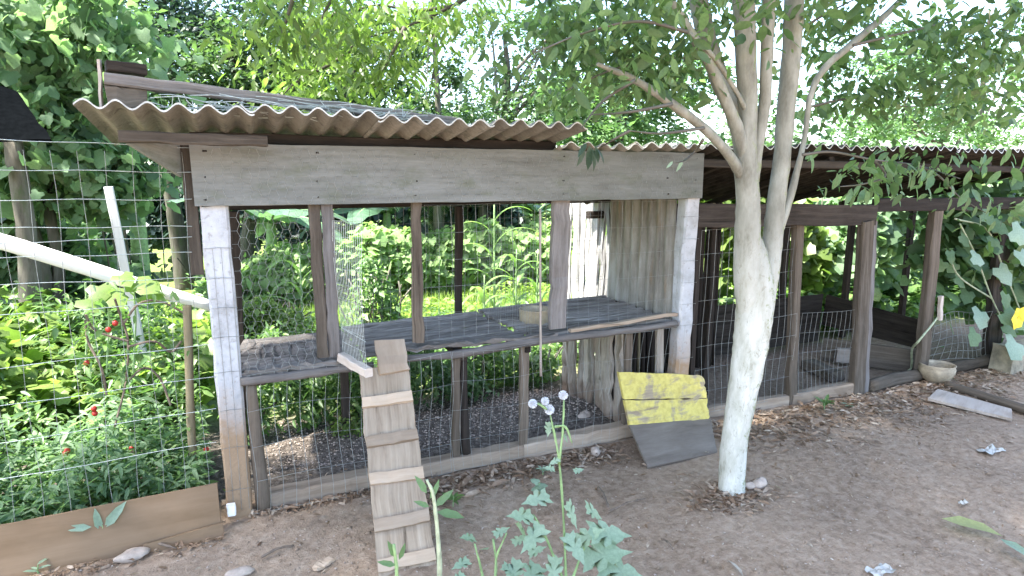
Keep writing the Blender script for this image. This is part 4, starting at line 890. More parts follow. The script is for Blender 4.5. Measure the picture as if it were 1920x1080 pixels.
# ---- vine hedge, bushes, garden plants
def hedge(label, x0, x1, y0, y1, h, n, size, mat, T=T_HEART, name='vine_hedge', cat='hedge', gap=0.25, group=None, face=(-0.55, -0.25, 0.3), stems=30, fr=4.1):
    t = thing(name, ((x0+x1)/2, (y0+y1)/2, 0), label, cat, group)
    x = rng.uniform(x0, x1, n); s = rng.uniform(0, 1, n); H = h*(1+gap*np.sin(x*fr)+gap*0.6*np.sin(x*fr*2.7+1))
    edge = np.clip(np.minimum(x-x0, x1-x)/(0.22*(x1-x0)), 0.25, 1)**0.5; H = H*edge
    # leaves gather on the front face and the rounded top
    z = H*np.sqrt(rng.uniform(0.0, 1, n)); yf = y0+(y1-y0)*(0.5-0.5*np.sqrt(np.clip(1-(z/H*2-1)**2*0.8, 0, 1)))*1.0
    y = np.where(s < 0.65, yf+np.abs(rng.normal(0, 0.07, n)), rng.uniform(y0, y1, n)); z = np.where(s < 0.65, z, H*rng.uniform(0.5, 1.0, n))
    P = np.stack([x, y, np.maximum(z, 0.03)], 1)+rng.normal(0, 0.03, (n, 3))
    foliage('foliage', P, size, mat, t, T, 0.6, 0.6, face)
    mb = MB()
    for i in range(stems):
        xx = rng.uniform(x0, x1); yy = rng.uniform(y0+0.1, y1); q = V(xx, yy, 0); e = q+V(rng.normal(0, .15), rng.normal(0, .1), h*rng.uniform(.6, .95))
        mb.tube(spline([q, (q+e)/2+rng.normal(0, .04, 3), e], 3), 0.008, 5)
    if stems: mb.build('stems', W_BARK, t, True, True)
    return t
hedge('long low hedge of pale climbing vine across the sunny grass', -0.3, 6.5, 5.0, 6.2, 0.92, 12000, 0.105, L_HEDGE, gap=0.10, stems=60)
hedge('tall dark vine thicket behind the wire fence', -5.0, -0.85, 3.4, 4.8, 1.6, 9000, 0.11, L_VINE, gap=0.10, name='vine_thicket', cat='thicket', stems=40)
hedge('dark leafy thicket behind the banana plants and palms', -1.8, 5.5, 8.4, 9.6, 2.5, 11000, 0.13, L_DARK, gap=0.12, name='vine_thicket', cat='thicket')
hedge('bright squash vine curtain behind the middle pens', 3.3, 6.4, 1.75, 2.5, 1.75, 4800, 0.12, L_LIME, gap=0.08, name='squash_vine', cat='vine')
hedge('bright squash vine mass beyond the far right pen', 6.2, 10.5, 1.7, 2.8, 1.9, 6500, 0.12, L_PALE, gap=0.08, name='squash_vine', cat='vine')
hedge('low bright bush behind the left cell of the coop', 0.0, 0.8, 3.4, 4.0, 0.36, 1500, 0.07, L_LIME, name='garden_bush', cat='bush', T=T_DIA, fr=7)
hedge('leafy bush seen behind the open wire flap', 1.15, 1.6, 2.8, 3.3, 0.80, 1000, 0.065, L_WEED, name='garden_bush', cat='bush', T=T_DIA, fr=7)
hedge('low clover like bush between the ramp and the dark pole', 0.95, 1.75, 0.95, 1.7, 0.42, 2600, 0.05, L_VINE, name='garden_bush', cat='bush', T=T_DIA, fr=7, stems=12)
hedge('low leafy bush beyond the lower wire left of the ramp', 0.05, 0.95, 0.80, 1.6, 0.52, 3600, 0.06, L_WEED, name='garden_bush', cat='bush', T=T_LAN, fr=8, stems=12)
hedge('low green bush between the two pole pairs under the floor', 1.7, 2.45, 1.15, 1.9, 0.36, 2200, 0.05, L_WEED, name='garden_bush', cat='bush', T=T_DIA, fr=8, stems=12)
hedge('small yellowish bush just left of the ramp foot', 0.62, 0.80, 0.62, 0.8, 0.16, 420, 0.035, L_LIME, name='garden_bush', cat='bush', T=T_DIA, fr=8, stems=6)

# weeds behind the fence (nobody could count them)
def field(name, n, x0, x1, y0, y1, hf, size, mat, T, droop=0.2, flat=0.5, zlow=0.15):
    x = rng.uniform(x0, x1, n); y = rng.uniform(y0, y1, n); H = hf(x, y); z = H*rng.uniform(zlow, 1, n)**0.7
    return tag(foliage(name, np.stack([x, y, np.maximum(z, .02)], 1), size, mat, None, T, droop, flat, stuff=True))
hf = lambda x, y: np.clip(0.30+0.22*(y-0.1)+0.14*np.sin(x*5.1+y*3)+0.10*np.sin(x*11+y*7), 0.12, 0.9)*np.clip((y-0.02)/0.25, 0.35, 1)
field('weeds', 9000, -2.2, -0.1, 0.05, 0.7, lambda x, y: 0.26+0.08*np.sin(x*9)+0.25*y, 0.058, L_PALE, T_LAN, zlow=0.05)
field('weeds', 17000, -4.5, -0.12, 0.06, 2.6, hf, 0.062, L_WEED, T_LAN)
hf2 = lambda x, y: np.clip(0.55+0.16*np.sin(x*4+1)+0.1*np.sin(x*9+y*5), 0.2, 0.9)
field('weeds', 9000, -4.5, -0.1, 1.2, 3.2, hf2, 0.10, L_LIME, T_HEART)
field('undergrowth', 7000, 0.1, 3.2, 1.25, 3.2, lambda x, y: np.clip(0.10+0.12*np.sin(x*6+y*3)+0.05*y, 0.03, 0.4), 0.05, L_WEED, T_DIA)
field('undergrowth', 5000, 2.9, 9.0, 1.4, 2.2, lambda x, y: 0.35+0.15*np.sin(x*6), 0.10, L_WEED, T_HEART)
field('undergrowth', 9000, -3, 9, 3.0, 5.2, lambda x, y: np.clip(0.12+0.14*np.sin(x*3+y*2), 0.03, 0.35), 0.07, L_GRASS, T_DIA)
n = 42000; x = rng.uniform(-3, 9, n); y = 1.6+3.9*rng.uniform(0, 1, n)**0.9
ax = np.stack([rng.normal(0, .35, n), rng.normal(0, .35, n), np.ones(n)], 1); no = rng.normal(0, 1, (n, 3))
v, f = leaf_arrays(np.stack([x, y, np.zeros(n)], 1), rng.uniform(0.07, 0.2, n), ax, no, T_BLADE)
tag(npmesh('grass', v, f, L_GRASS, None, True))

# corn, banana and palm: plants with each blade a part
def arch_leaf(base, dirv, L, W, up0, sag, mat, parent, name='leaf', n=9, wave=0.0, fold=0.25, rib=None):
    dirv = nrm((dirv[0], dirv[1], 0)); sd_ = np.cross(dirv, (0, 0, 1)); vs = []; fs = []; us = []; p = np.asarray(base, float); ang = up0; st_ = L/n
    for i in range(n+1):
        q = i/n; wd = W*(math.sin(math.pi*min(1, q*0.93+0.07))**0.6)*(1 if q < .97 else 0.2)/2
        d_ = dirv*math.cos(ang)+V(0, 0, 1)*math.sin(ang); nn_ = V(0, 0, 1)*math.cos(ang)-dirv*math.sin(ang)
        wv = wave*math.sin(i*2.1); vs += [p-sd_*wd+nn_*(wd*fold+wv), p, p+sd_*wd+nn_*(wd*fold-wv)]; us += [(q*L, 0), (q*L, wd), (q*L, 2*wd)]
        p = p+d_*st_; ang -= sag/n
    for i in range(n):
        a = i*3; fs += [(a, a+1, a+4, a+3), (a+1, a+2, a+5, a+4)]
    o = mesh(name, vs, fs, mat, parent, us, True)
    if rib:
        P = [V(*vs[i*3+1])-V(0, 0, rib*0.4) for i in range(n+1)]; m = MB(); m.tube(P, list(np.linspace(rib, rib*0.25, n+1)), 5); m.build('midrib', M_STEM, o, True)
    return o
GC = 'corn plants growing behind the coop floor'
def corn(px, Y, h, label, nl=8, tassel=True):
    x = atY(px, 500, Y)[0]; t = thing('corn_plant', (x, Y, 0), label, 'corn plant', GC)
    pole_obj('stem', [(x, Y, 0), (x+.01, Y, h*0.5), (x+.015, Y, h)], [0.014, 0.011, 0.006], M_STEM, t, n=7)
    for i in range(nl):
        th = i*math.pi+random.uniform(-.6, .6)+0.3; z = h*(0.15+0.75*i/nl)
        arch_leaf((x, Y, z), (math.cos(th), math.sin(th)), random.uniform(.4, .6), 0.055, 1.15, random.uniform(1.6, 2.4), L_CORN, t)
    if tassel:
        m = MB()
        for i in range(7):
            th = i*.9; m.tube([(x, Y, h-.02), (x+.03*math.cos(th), Y+.03*math.sin(th), h+.08), (x+.07*math.cos(th), Y+.07*math.sin(th), h+.13)], 0.004, 5)
        m.build('tassel', M_STEMP, t)
corn(925, 2.7, 1.45, 'tallest corn plant with a pale tassel behind the floor', 9)
corn(966, 2.6, 0.95, 'bright corn plant right of the tall tasselled one', 8, False)
corn(905, 2.0, 0.80, 'lower broad leaved corn plant left of the tall tasselled one', 7, False)
corn(1006, 2.9, 0.9, 'corn plant half hidden behind the thin pale stick', 7, False)
corn(560, 3.6, 0.85, 'young corn plant behind the left cell', 6, False)
def banana(px, Y, h, label, nl, L, dirs=None):
    x = atY(px, 400, Y)[0]; t = thing('banana_plant', (x, Y, 0), label, 'banana plant', 'banana plants behind the vine hedge')
    pole_obj('trunk', [(x, Y, 0), (x+.03, Y, h*0.6), (x+.05, Y, h)], [0.10, 0.08, 0.05], M_STEM, t, n=10)
    for i in range(nl):
        th = (dirs[i] if dirs else i*2.4+random.uniform(-.3, .3))
        arch_leaf((x+.05, Y, h-.05), (math.cos(th), math.sin(th)), L*random.uniform(.8, 1.1), 0.50, random.uniform(0.3, 0.9), random.uniform(0.9, 1.5), L_BAN, t, n=12, wave=0.02, fold=-0.25, rib=0.018)
banana(500, 5.9, 1.15, 'banana plant with drooping leaves behind the left cell', 6, 1.4, [0.0, 3.3, -0.6, 1.7, -1.4, 2.6])
banana(720, 6.6, 1.2, 'banana plant with dark leaves behind the middle cell', 6, 1.5, [0.2, 3.0, -1.0, 1.3, -2.2, 2.3])
banana(1000, 7.0, 1.1, 'banana plant behind the corn', 6, 1.5)
banana(900, 7.6, 1.3, 'banana plant farther back beside the palm', 6, 1.5)
banana(250, 4.6, 1.9, 'banana plant beyond the thicket behind the wire fence', 5, 1.3)
def palm(px, Y, h, label, n=9, L=1.5):
    x = atY(px, 400, Y)[0]; t = thing('palm', (x, Y, 0), label, 'palm', None)
    pole_obj('trunk', [(x, Y, 0), (x, Y, h)], [0.09, 0.06], W_BARK, t, n=9)
    for i in range(n):
        th = i*2*math.pi/n+random.uniform(-.2, .2); ang = random.uniform(0.4, 0.9); sag = random.uniform(1.2, 1.9); p = V(x, Y, h); R_ = []
        for k in range(15):
            R_.append(p.copy()); p = p+(V(math.cos(th), math.sin(th), 0)*math.cos(ang)+V(0, 0, 1)*math.sin(ang))*L/14; ang -= sag/14
        m = MB(); m.tube(R_, list(np.linspace(0.012, 0.003, 15)), 5); fr = m.build('frond', M_STEM, t)
        Pb = []; A_ = []; S_ = []
        for k in range(1, 15):
            for q in (0, .33, .66):
                b_ = R_[k]*(1-q)+(R_[min(k+1, 14)])*q; tt = nrm(R_[min(k+1, 14)]-R_[k-1]); sd_ = nrm(np.cross(tt, (0, 0, 1)))
                for sgn in (1, -1): Pb.append(b_); A_.append(sd_*sgn+tt*0.5-V(0, 0, .5)); S_.append(0.36*math.sin(math.pi*min(.95, k/15+.08))+0.05)
        v, f = leaf_arrays(Pb, S_, np.array(A_), np.tile([0, 0, 1.], (len(Pb), 1)), T_BLADE); npmesh('leaflets', v, f, L_BAN, fr, True)
palm(820, 5.9, 1.35, 'small palm with drooping feathery fronds behind the hedge')
palm(905, 6.8, 1.6, 'taller palm with frayed fronds right of the small one')

# pepper bush with red fruits behind the fence
pt = thing('pepper_bush', (-0.62, 0.45, 0), 'straggly bush with red fruits climbing bare twigs behind the wire fence', 'bush')
mb = MB()
for pts in ([(215, 800), (235, 720), (240, 640), (225, 590), (215, 560)], [(235, 720), (270, 690), (300, 710), (320, 760)], [(240, 640), (180, 620), (160, 590)], [(200, 740), (190, 690), (165, 640), (160, 600)], [(240, 650), (290, 640), (320, 660), (340, 640)], [(230, 610), (260, 570), (300, 565), (350, 590)]):
    mb.tube(spline([atY(x, y, 0.45+random.uniform(-.04, .04)) for x, y in pts], 5), 0.006, 6)
mb.build('twigs', M_TWIG, pt, stuff=True)
for (x, y) in ((216, 606), (203, 618), (162, 680), (176, 766), (178, 775), (123, 850), (126, 845), (200, 832), (247, 840), (387, 843)):
    c = atY(x, y, 0.40); bm = []; fr = lathe('fruit', (c[0], c[1], c[2]), [(0.0005, 0.014), (0.010, 0.010), (0.0145, 0.0), (0.011, -0.010), (0.0005, -0.015)], M_RED, pt, n=10, wob=0.04)
PPp = np.concatenate([atY(x, y, 0.45)+rng.normal(0, .07, (22, 3)) for x, y in ((215, 560), (300, 570), (330, 650), (160, 600), (240, 700), (180, 650))])
foliage('foliage', PPp, 0.06, L_WEED, pt, T_LAN, 0.5)
bl_ = thing('broadleaf_plant', (-0.5, 0.7, 0), 'bright broad leaved squash plant under the pale slanted stake', 'plant')
for (x, y, s) in ((250, 530, .17), (200, 548, .16), (160, 560, .15), (290, 525, .13), (225, 515, .12), (185, 535, .13), (265, 555, .14)):
    p = atY(x, y, 0.75); v, f = leaf_arrays([p], s, V(random.uniform(-1, 1), random.uniform(-.6, .2), -.2)[None], V(0, -.5, .9)[None], T_HEART); npmesh('leaf', v, f, L_LIME, bl_)
mb = MB()
for x in (250, 200, 160): mb.tube([atY(x, 700, .8), atY(x+5, 600, .77), atY(x, 530, .75)], 0.005, 5)
mb.build('stems', M_STEM, bl_, stuff=True)

# squash vine at the right edge with large single leaves and a yellow flower
rv = thing('squash_vine', (6.5, 0.1, 0), 'climbing squash vine with large pale leaves and a yellow flower at the right edge', 'vine')
for (x, y, s) in ((1878, 585, .24), (1838, 582, .20), (1905, 640, .24), (1830, 622, .17), (1880, 610, .15), (1870, 500, .20), (1910, 470, .2), (1850, 455, .17), (1820, 480, .15), (1895, 430, .2), (1860, 420, .15), (1915, 540, .2), (1800, 440, .14), (1790, 520, .13), (1815, 545, .15), (1780, 470, .12), (1915, 380, .2), (1840, 400, .15), (1885, 550, .16), (1910, 690, .15), (1940, 600, .25), (1935, 500, .25)):
    p = atY(x, y, random.uniform(-.25, .25)); v, f = leaf_arrays([p], s, V(random.uniform(-1, 1), -.4, -random.uniform(.2, .9))[None], V(random.uniform(-.4, .2), -1, .5)[None], T_HEART); npmesh('leaf', v, f, L_GREY if random.random() < .4 else L_PALE, rv)
mb = MB()
for pts in ([(1930, 700), (1890, 620), (1860, 560), (1830, 480), (1800, 420)], [(1920, 600), (1880, 500), (1850, 430), (1790, 410)], [(1860, 560), (1800, 520), (1780, 480)]): mb.tube(spline([atY(x, y, 0.05) for x, y in pts], 5), 0.007, 6)
mb.build('stems', M_STEMP, rv, stuff=True)
c = atY(1906, 596, -0.2); Pf = np.tile(c, (6, 1)); th = np.arange(6)*math.pi/3
v, f = leaf_arrays(Pf, 0.11, np.stack([np.cos(th), -0.3+0*th, np.sin(th)], 1), np.tile([0, -1., 0.], (6, 1)), T_HEART); npmesh('flower', v, f, M_YFL, rv)
P = np.concatenate([atY(x, y, .3)+rng.normal(0, .22, (160, 3)) for x, y in ((1850, 470), (1800, 440), (1880, 540), (1900, 420), (1850, 400), (1920, 500))])
foliage('foliage', P, 0.12, L_VINE, rv, T_HEART, .6, .6, (0, -.8, .2))

# ---- weeds in the yard, each with its own leaves
def weed(name, label, base, stalks, leaves, mat, T, cat='weed', stemr=0.005, stemmat=None):
    t = thing(name, base, label, cat)
    for s_ in stalks: pole_obj('stem', s_, [stemr, stemr*0.8, stemr*0.5], stemmat or M_STEM, t, n=6, sub=4)
    for (p, s, ax, no) in leaves:
        v, f = leaf_arrays([p], s, V(*ax)[None], V(*no)[None], T); npmesh('leaf', v, f, mat, t)
    return t
WY = -1.35
S = lambda *q: [atY(x, y, WY) for x, y in q]
lv = []
for (x, y, s, ax) in ((1040, 880, .05, (-.8, 0, .3)), (1075, 885, .05, (1, 0, .1)), (1030, 930, .13, (-1, -.2, .1)), (1060, 940, .12, (.3, -.3, -.8)), (1100, 1000, .20, (1, -.2, -.15)), (1085, 1050, .22, (1, -.4, .2)), (1120, 1060, .2, (.8, -.6, -.1)), (1000, 970, .13, (-.9, -.2, .4)), (985, 1010, .14, (-.4, -.4, .8)), (1010, 1060, .15, (-.6, -.6, .1)), (1060, 1000, .14, (.2, -.7, -.5)), (1040, 1040, .13, (-.3, -.5, -.6)), (1095, 950, .12, (.9, 0, -.7)), (1050, 860, .05, (-.9, .2, -.4)), (1030, 790, .06, (-.2, -.2, -1)), (1057, 815, .04, (.4, -.1, -.8)), (1020, 985, .14, (-.7, -.3, -.3)), (1075, 1020, .15, (.6, -.4, .5)), (975, 1050, .12, (-.6, -.5, -.3)), (1110, 1035, .13, (.9, -.2, .3))):
    lv.append((atY(x, y, WY+random.uniform(-.03, .03)), s*0.95, ax, (random.uniform(-.3, .3), -.5, .9)))
base = gnd(1060, 1120, 0)
wd_ = weed('flowering_weed', 'tall grey green weed with four white seed tufts in front of the yellow board', (base[0], base[1], 0),
     [S((1065, 1200), (1058, 1000), (1048, 860), (1030, 770)), S((1048, 870), (1055, 810), (1058, 745)), S((1030, 770), (1015, 760), (1002, 755)), S((1040, 800), (1060, 800), (1072, 830)), S((1062, 1100), (1020, 1000), (1000, 965)), S((1062, 1120), (1090, 1040), (1110, 1000))], lv, L_GREY, T_LOBE, stemr=0.005)
for (x, y, r) in ((999, 757, .016), (1022, 752, .015), (1030, 768, .018), (1056, 741, .017)):
    c = atY(x, y, WY); n = 240; d_ = rng.normal(0, 1, (n, 3)); d_ /= np.linalg.norm(d_, axis=1, keepdims=True)
    v, f = segs(np.tile(c, (n, 1)), c+d_*r, 0.0008); npmesh('seed_tuft', v, f, M_TUFT, wd_)
LX = []
for (x, y, s, ax) in ((890, 1010, .10, (-.5, -.2, .3)), (925, 1005, .09, (.6, 0, .2)), (880, 1050, .10, (-1, -.3, 0)), (940, 1060, .10, (.6, -.5, -.3)), (905, 1030, .08, (0, -.6, .4)), (960, 1020, .09, (.9, 0, .3)), (870, 1075, .09, (-.8, -.4, -.2)), (990, 1040, .1, (.7, -.3, .4)), (950, 1085, .1, (-.2, -.6, .1))):
    LX.append((atY(x, y, -1.35), s*0.75, ax, (0, -.4, 1)))
b = gnd(915, 1140, 0)
weed('seedling', 'broad leaved grey green seedling at the bottom left of the flowering weed', (b[0], b[1], 0), [[atY(915, 1130, -1.35), atY(905, 1080, -1.35), atY(890, 1020, -1.35)], [atY(915, 1130, -1.35), atY(930, 1070, -1.35), atY(925, 1010, -1.35)], [atY(930, 1130, -1.4), atY(930, 1050, -1.4), atY(950, 1000, -1.42)]], LX, L_GREY, T_LOBE)
b = gnd(822, 1160, 0)
weed('stalk_weed', 'thick pale green stalk with folded leaves before the ramp foot', (b[0], b[1], 0), [[atY(826, 1180, -1.6), atY(822, 1020, -1.6), atY(812, 930, -1.6), atY(800, 900, -1.6)]],
     [(atY(800, 925, -1.6), .065, (-.5, 0, 1), (.3, -1, .2)), (atY(806, 935, -1.6), .06, (.5, -.1, .9), (.2, -1, .2)), (atY(815, 950, -1.6), .07, (.6, -.1, .5), (0, -.8, .6)), (atY(805, 950, -1.6), .05, (-.8, 0, .5), (0, -.8, .6)), (atY(818, 960, -1.6), .09, (.9, -.1, -.3), (0, -.6, .8))], L_PALE, T_LAN, stemr=0.007, stemmat=M_STEMP)
b = gnd(740, 1170, 0)
weed('stalk_weed', 'pale budding sprout in front of the lowest ramp cleat', (b[0], b[1], 0), [[atY(745, 1180, -1.75), atY(745, 1080, -1.75), atY(738, 1020, -1.75)]],
     [(atY(740, 1045, -1.75), .05, (-.3, 0, 1), (.2, -1, .2)), (atY(748, 1050, -1.75), .045, (.4, 0, .9), (.1, -1, .3)), (atY(742, 1060, -1.75), .05, (-.8, 0, .4), (0, -.8, .6))], L_VINE, T_LAN, stemr=0.006)
def rosette(px, py, n, s, label, mat, T=T_LAN, name='weed', lift=0.06, up_=0.35):
    b = gnd(px, py, 0.0); L = []
    for i in range(n):
        th = i*2.4; L.append((b+V(0, 0, lift*random.uniform(.3, 1)), s*random.uniform(.7, 1.1), (math.cos(th), math.sin(th), random.uniform(0, up_*2)), (random.uniform(-.2, .2), -.2, 1)))
    weed(name, label, (b[0], b[1], 0), [[b, b+V(0, 0, lift*.5), b+V(.004, 0, lift)]], L, mat, T, stemr=0.003)
b = gnd(195, 1040, 0); Yp = b[1]
lv = [(atY(x, y, Yp), s, ax, (random.uniform(-.2, .2), -.7, .8)) for x, y, s, ax in ((172, 988, .085, (-1, 0, .15)), (170, 1012, .08, (-1, 0, .1)), (188, 995, .085, (-.1, 0, 1)), (196, 990, .11, (.75, 0, .9)), (205, 1035, .06, (.5, 0, .8)), (172, 1025, .07, (-.8, 0, -.5)), (180, 1044, .07, (-1, -.2, 0)), (150, 1055, .03, (-.5, 0, .3)))]; lv = [(a_, b_*1.25, c_, (d_[0], -1.1, .5)) for a_, b_, c_, d_ in lv]
weed('pepper_seedling', 'young pepper seedling growing against the brown plywood board', (b[0], b[1], 0), [[b, atY(192, 1010, Yp), atY(192, 985, Yp)], [atY(196, 1025, Yp), atY(180, 1008, Yp), atY(168, 996, Yp)]], lv, L_GREY, T_LAN, cat='seedling', stemr=0.004)
rosette(1545, 772, 11, 0.085, 'bright green weed among the dry leaves right of the tree', L_WEED, lift=0.10, up_=0.7)
rosette(1018, 890, 8, 0.055, 'small blue green weed by the kerb near the flowering weed', L_GREY, lift=0.05)
rosette(1010, 925, 6, 0.06, 'small weed with round leaves in front of the blue green one', L_GREY, T_HEART)
rosette(850, 950, 7, 0.07, 'small weed on the dirt just right of the ramp', L_WEED)
rosette(427, 935, 4, 0.04, 'tiny lime sprout between the plywood board and corner post', L_LIME, lift=0.05, up_=0.9)
rosette(72, 1078, 5, 0.055, 'small sprout at the lower left below the plywood board', L_GREY, lift=0.05)
rosette(1590, 762, 5, 0.06, 'flat pale weed right of the bright green one', L_GREY, lift=0.02, up_=.1)
b = gnd(1822, 1010, 0.0)
t = thing('fallen_leaf', b, 'large yellow green leaf pair lying on the dirt at the lower right', 'leaf')
for p, s, ax, m_ in ((gnd(1765, 972, .03), .24, (.55, -.75, 0.02), L_YEL), (gnd(1875, 1010, .03), .17, (-.2, -1, 0.02), L_GREY)):
    v, f = leaf_arrays([p], s, V(*ax)[None], V(-.1, -.2, 1)[None], T_LAN); npmesh('blade', v, f, m_, t)

# ---- litter, stones, sticks
def litter(n, fx, name='leaf_litter', size=0.035, mat=None):
    x, y = fx(n); P = np.stack([x, y, hgt(x, y)+rng.uniform(0.004, 0.02, n)], 1)
    th = rng.uniform(0, 2*math.pi, n); ax = np.stack([np.cos(th), np.sin(th), rng.normal(0, .25, n)], 1); no = np.stack([rng.normal(0, .45, n), rng.normal(0, .45, n), np.ones(n)], 1)
    v, f = leaf_arrays(P, size*rng.uniform(.5, 1.7, n), ax, no, T_LAN); return tag(npmesh(name, v, f, mat or L_DRY, None, True))
litter(1300, lambda n: (rng.uniform(0.95, 2.2, n), -0.05-np.abs(rng.normal(0, .09, n))), size=0.04)
litter(1300, lambda n: (rng.uniform(2.85, 6.3, n), -0.02-np.abs(rng.normal(0, .2, n))), size=0.045)
litter(420, lambda n: (2.42+rng.normal(0, .13, n), -0.86+rng.normal(0, .07, n)), size=0.038)
litter(300, lambda n: (rng.uniform(0.1, 0.75, n), -0.03-np.abs(rng.normal(0, .035, n))), size=0.03)
litter(170, lambda n: (0.92+rng.normal(0, .06, n), -0.22+rng.normal(0, .12, n)), size=0.045)
litter(1500, lambda n: (rng.uniform(-1.5, 7, n), rng.uniform(-2.2, -0.1, n)), size=0.014)
litter(500, lambda n: (rng.uniform(-1.0, 7, n), -0.1-np.abs(rng.normal(0, .5, n))), size=0.03)
litter(900, lambda n: (rng.uniform(2.9, 5.6, n), -0.2-np.abs(rng.normal(0, .22, n))), size=0.04)
litter(500, lambda n: (rng.uniform(0.3, 2.6, n), rng.uniform(0.15, 1.1, n)), size=0.03)
litter(160, lambda n: (rng.uniform(-0.9, 0, n), -0.2-np.abs(rng.normal(0, .03, n))), size=0.03)
def chips(name, n, x0, x1, y0, y1, s0, s1, mat, off=None):
    x = rng.uniform(x0, x1, n); y = rng.uniform(y0, y1, n); s = rng.uniform(s0, s1, n)*rng.uniform(.4, 1, n)
    z = hgt(x, y) if off is None else hgt(x, y)+off(x, y)
    T = np.array([(1, 0, 0), (-.3, .9, .1), (-.8, -.4, 0), (.1, -.8, .2), (0, 0, .8), (0, 0, -.5)]); F = np.array([(0, 1, 4), (1, 2, 4), (2, 3, 4), (3, 0, 4), (1, 0, 5), (2, 1, 5), (3, 2, 5), (0, 3, 5)])
    th = rng.uniform(0, 6.28, n); c, s_ = np.cos(th), np.sin(th)
    v = T[None]*s[:, None, None]*np.stack([rng.uniform(.7, 1.3, n), rng.uniform(.6, 1.2, n), rng.uniform(.4, .8, n)], 1)[:, None]; v = np.stack([v[..., 0]*c[:, None]-v[..., 1]*s_[:, None], v[..., 0]*s_[:, None]+v[..., 1]*c[:, None], v[..., 2]], -1)
    v = v+np.stack([x, y, z+0.002], 1)[:, None]; f = np.arange(n)[:, None, None]*6+F[None]
    return tag(npmesh(name, v.reshape(-1, 3), f.reshape(-1, 3), mat, None, True))
chips('clods', 900, -1.6, 7.5, -2.3, -0.03, 0.010, 0.022, M_DIRT)
chips('pebbles', 3800, -1.6, 7.5, -2.3, -0.03, 0.003, 0.011, M_STONE)
litter(700, lambda n: (rng.uniform(0.2, 5.0, n), rng.uniform(-1.6, -0.3, n)), size=0.011, mat=L_DRYP)
chips('soil_crumbs', 12000, -1.6, 7.5, -2.3, -0.03, 0.003, 0.011, M_DIRT)
mound = lambda x, y: 0.07*np.exp(-((x-0.9)**2/0.9+(y-0.75)**2/0.08))+0.10*np.exp(-((x-2.1)**2/0.12+(y-0.55)**2/0.08))
chips('ash_rubble', 3600, 0.2, 2.4, 0.35, 1.25, 0.004, 0.015, M_STONE, mound)
chips('ash_rubble', 2200, 0.2, 2.4, 0.35, 1.25, 0.004, 0.014, M_TWIG, mound)

def rock(px, py, r, label, mat=M_STONE, name='stone', fl=0.5):
    c = gnd(px, py, 0.0); n, m = 12, 8; vs = []; fs = []; ph = random.random()*9
    for j in range(m+1):
        a = math.pi*j/m
        for i in range(n):
            th = 2*math.pi*i/n; k = 1+0.16*math.sin(th*2+ph)+0.1*math.sin(th*3+a*3+ph)+rng.normal(0, .03)
            vs.append((c[0]+r[0]*k*math.sin(a)*math.cos(th), c[1]+r[1]*k*math.sin(a)*math.sin(th), c[2]+r[2]*(0.6+k*math.cos(a))))
    for j in range(m):
        for i in range(n): fs.append((j*n+i, j*n+(i+1) % n, (j+1)*n+(i+1) % n, (j+1)*n+i))
    o = mesh(name, vs, fs, mat, None, None, True); return tag(o, label, name.replace('_', ' '))
k = rock(250, 1045, (.075, .04, .022), 'flat elongated stone on the dirt below the plywood board')
rock(450, 1078, (.05, .035, .02), 'rounded pale stone at the bottom edge left of the ramp')
rock(1424, 912, (.045, .035, .03), 'pinkish stone beside the foot of the forked tree')
rock(1116, 852, (.035, .03, .028), 'pale stone in the dry leaves left of the grey board')
rock(1095, 790, (.06, .05, .045), 'brown clod on the rubble mound under the coop')
rock(1405, 915, (.03, .03, .02), 'darker stone touching the forked tree foot')
for i, (x0, y0, x1, y1, r, lab) in enumerate(((1122, 915, 1140, 950, .010, 'short thick stick on the dirt below the grey board'), (1140, 960, 1210, 935, .005, 'thin bent twig pointing towards the grey board'), (490, 1045, 550, 1022, .006, 'dark twig on the dirt left of the ramp'),
                                         (1590, 820, 1640, 835, .006, 'twig on the dirt below the bright green weed'), (1425, 765, 1405, 790, .006, 'small forked twig beside the whitewashed trunk'), (270, 1020, 330, 1028, .007, 'curved dry twig beside the flat elongated stone'), (1240, 1010, 1262, 1030, .005, 'tiny dark twig alone on the lower dirt'), (1490, 800, 1560, 822, .005, 'thin straw coloured twig near the dry leaves'))):
    a, b = gnd(x0, y0, 0.012), gnd(x1, y1, 0.012); m_ = (a+b)/2+V(0, 0, .012)
    tag(pole_obj('twig', [a, m_, b], [r, r, r*.6], M_TWIG, n=6), lab, 'twig')
a, b = gnd(590, 1068, 0.01), gnd(622, 1048, 0.01)
tag(beam_obj('wood_chip', a, b, 0.04, 0.012, W_CLEAT, side=(0.6, .8, 0)), 'flat brown wood chip on the dirt left of the ramp foot', 'wood chip')
GD = 'large dry leaves fallen on the dirt'
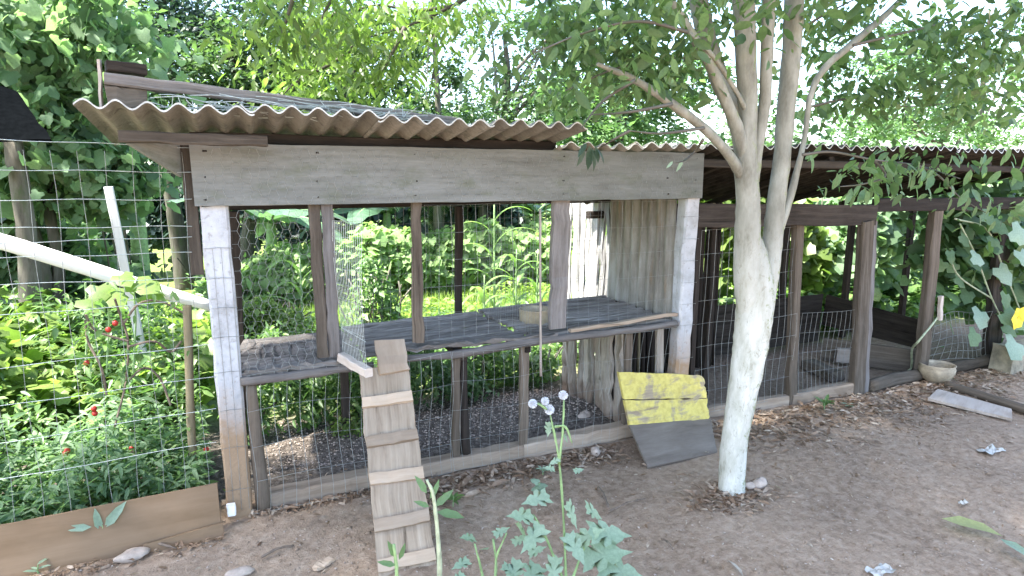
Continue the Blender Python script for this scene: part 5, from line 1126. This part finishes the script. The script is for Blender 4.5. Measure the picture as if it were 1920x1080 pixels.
DL = ['just right of the ramp beside the kerb', 'under the round leaved weed by the kerb', 'below the pair of dark lower poles', 'pale and long on the dirt right of the ramp', 'nearest the right edge of the ramp', 'touching the kerb right of the ramp', 'beside the lower left corner of the grey board', 'between the grey board and the whitewashed trunk', 'just left of the whitewashed trunk foot', 'in the leaf heap at the trunk foot', 'on the near side of the trunk foot heap',
      'by the kerb left of the ramp', 'close against the left side of the ramp', 'alone on the dirt right of the whitewashed trunk', 'below the thick pen post', 'beside the bright green weed', 'between the clay bowl and the thick pen post', 'alone in front of the trunk foot heap', 'right of the small blue green weed', 'by the thin pen kerb left of the bright green weed']
for i, (x, y, s) in enumerate(((880, 895, .12), (960, 885, .10), (920, 912, .13), (870, 932, .11), (845, 960, .10), (940, 868, .09), (1180, 855, .08), (1390, 790, .08), (1290, 890, .07), (1360, 925, .08), (1335, 940, .08), (560, 952, .09), (600, 942, .09), (1470, 860, .07), (1640, 745, .09), (1560, 742, .10), (1700, 742, .09), (1300, 925, .06), (1060, 868, .05), (1480, 745, .09))):
    c = gnd(x, y, 0.018); th = random.uniform(0, 6.28); v, f = leaf_arrays([c], s, V(math.cos(th), math.sin(th)*.6, .1)[None], V(random.uniform(-.4, .4), random.uniform(-.5, 0), 1)[None], T_LAN)
    tag(npmesh('dry_leaf', v, f, L_DRY), 'large curled dry leaf '+DL[i], 'dry leaf', GD)
# scraps of white plastic
def scrap(px, py, r, label):
    c = gnd(px, py, 0.01); n = 9; vs = [(c[0]+r*(i/n*2-1)+rng.normal(0, r*.08), c[1]+r*.45*(j/4*2-1)*(1+.3*math.sin(i)), abs(rng.normal(0.008, 0.007))) for j in range(5) for i in range(n+1)]
    fs = [(j*(n+1)+i, j*(n+1)+i+1, (j+1)*(n+1)+i+1, (j+1)*(n+1)+i) for j in range(4) for i in range(n)]
    tag(mesh('plastic_scrap', vs, fs, M_PLAS), label, 'scrap')
scrap(1858, 843, .08, 'crumpled bluish white plastic scrap on the right side dirt')
scrap(1650, 1068, .06, 'crumpled white scrap at the bottom edge of the dirt')
scrap(1806, 941, .025, 'small white paper scrap on the dirt above the yellow green leaf')
c = gnd(1365, 1050, .02); v, f = leaf_arrays([c], .11, V(-.1, -1, .05)[None], V(.5, 0, 1)[None], T_LAN)
tag(npmesh('pale_leaf', v, f, L_DRYP), 'single narrow pale curled leaf at the bottom centre right', 'leaf')
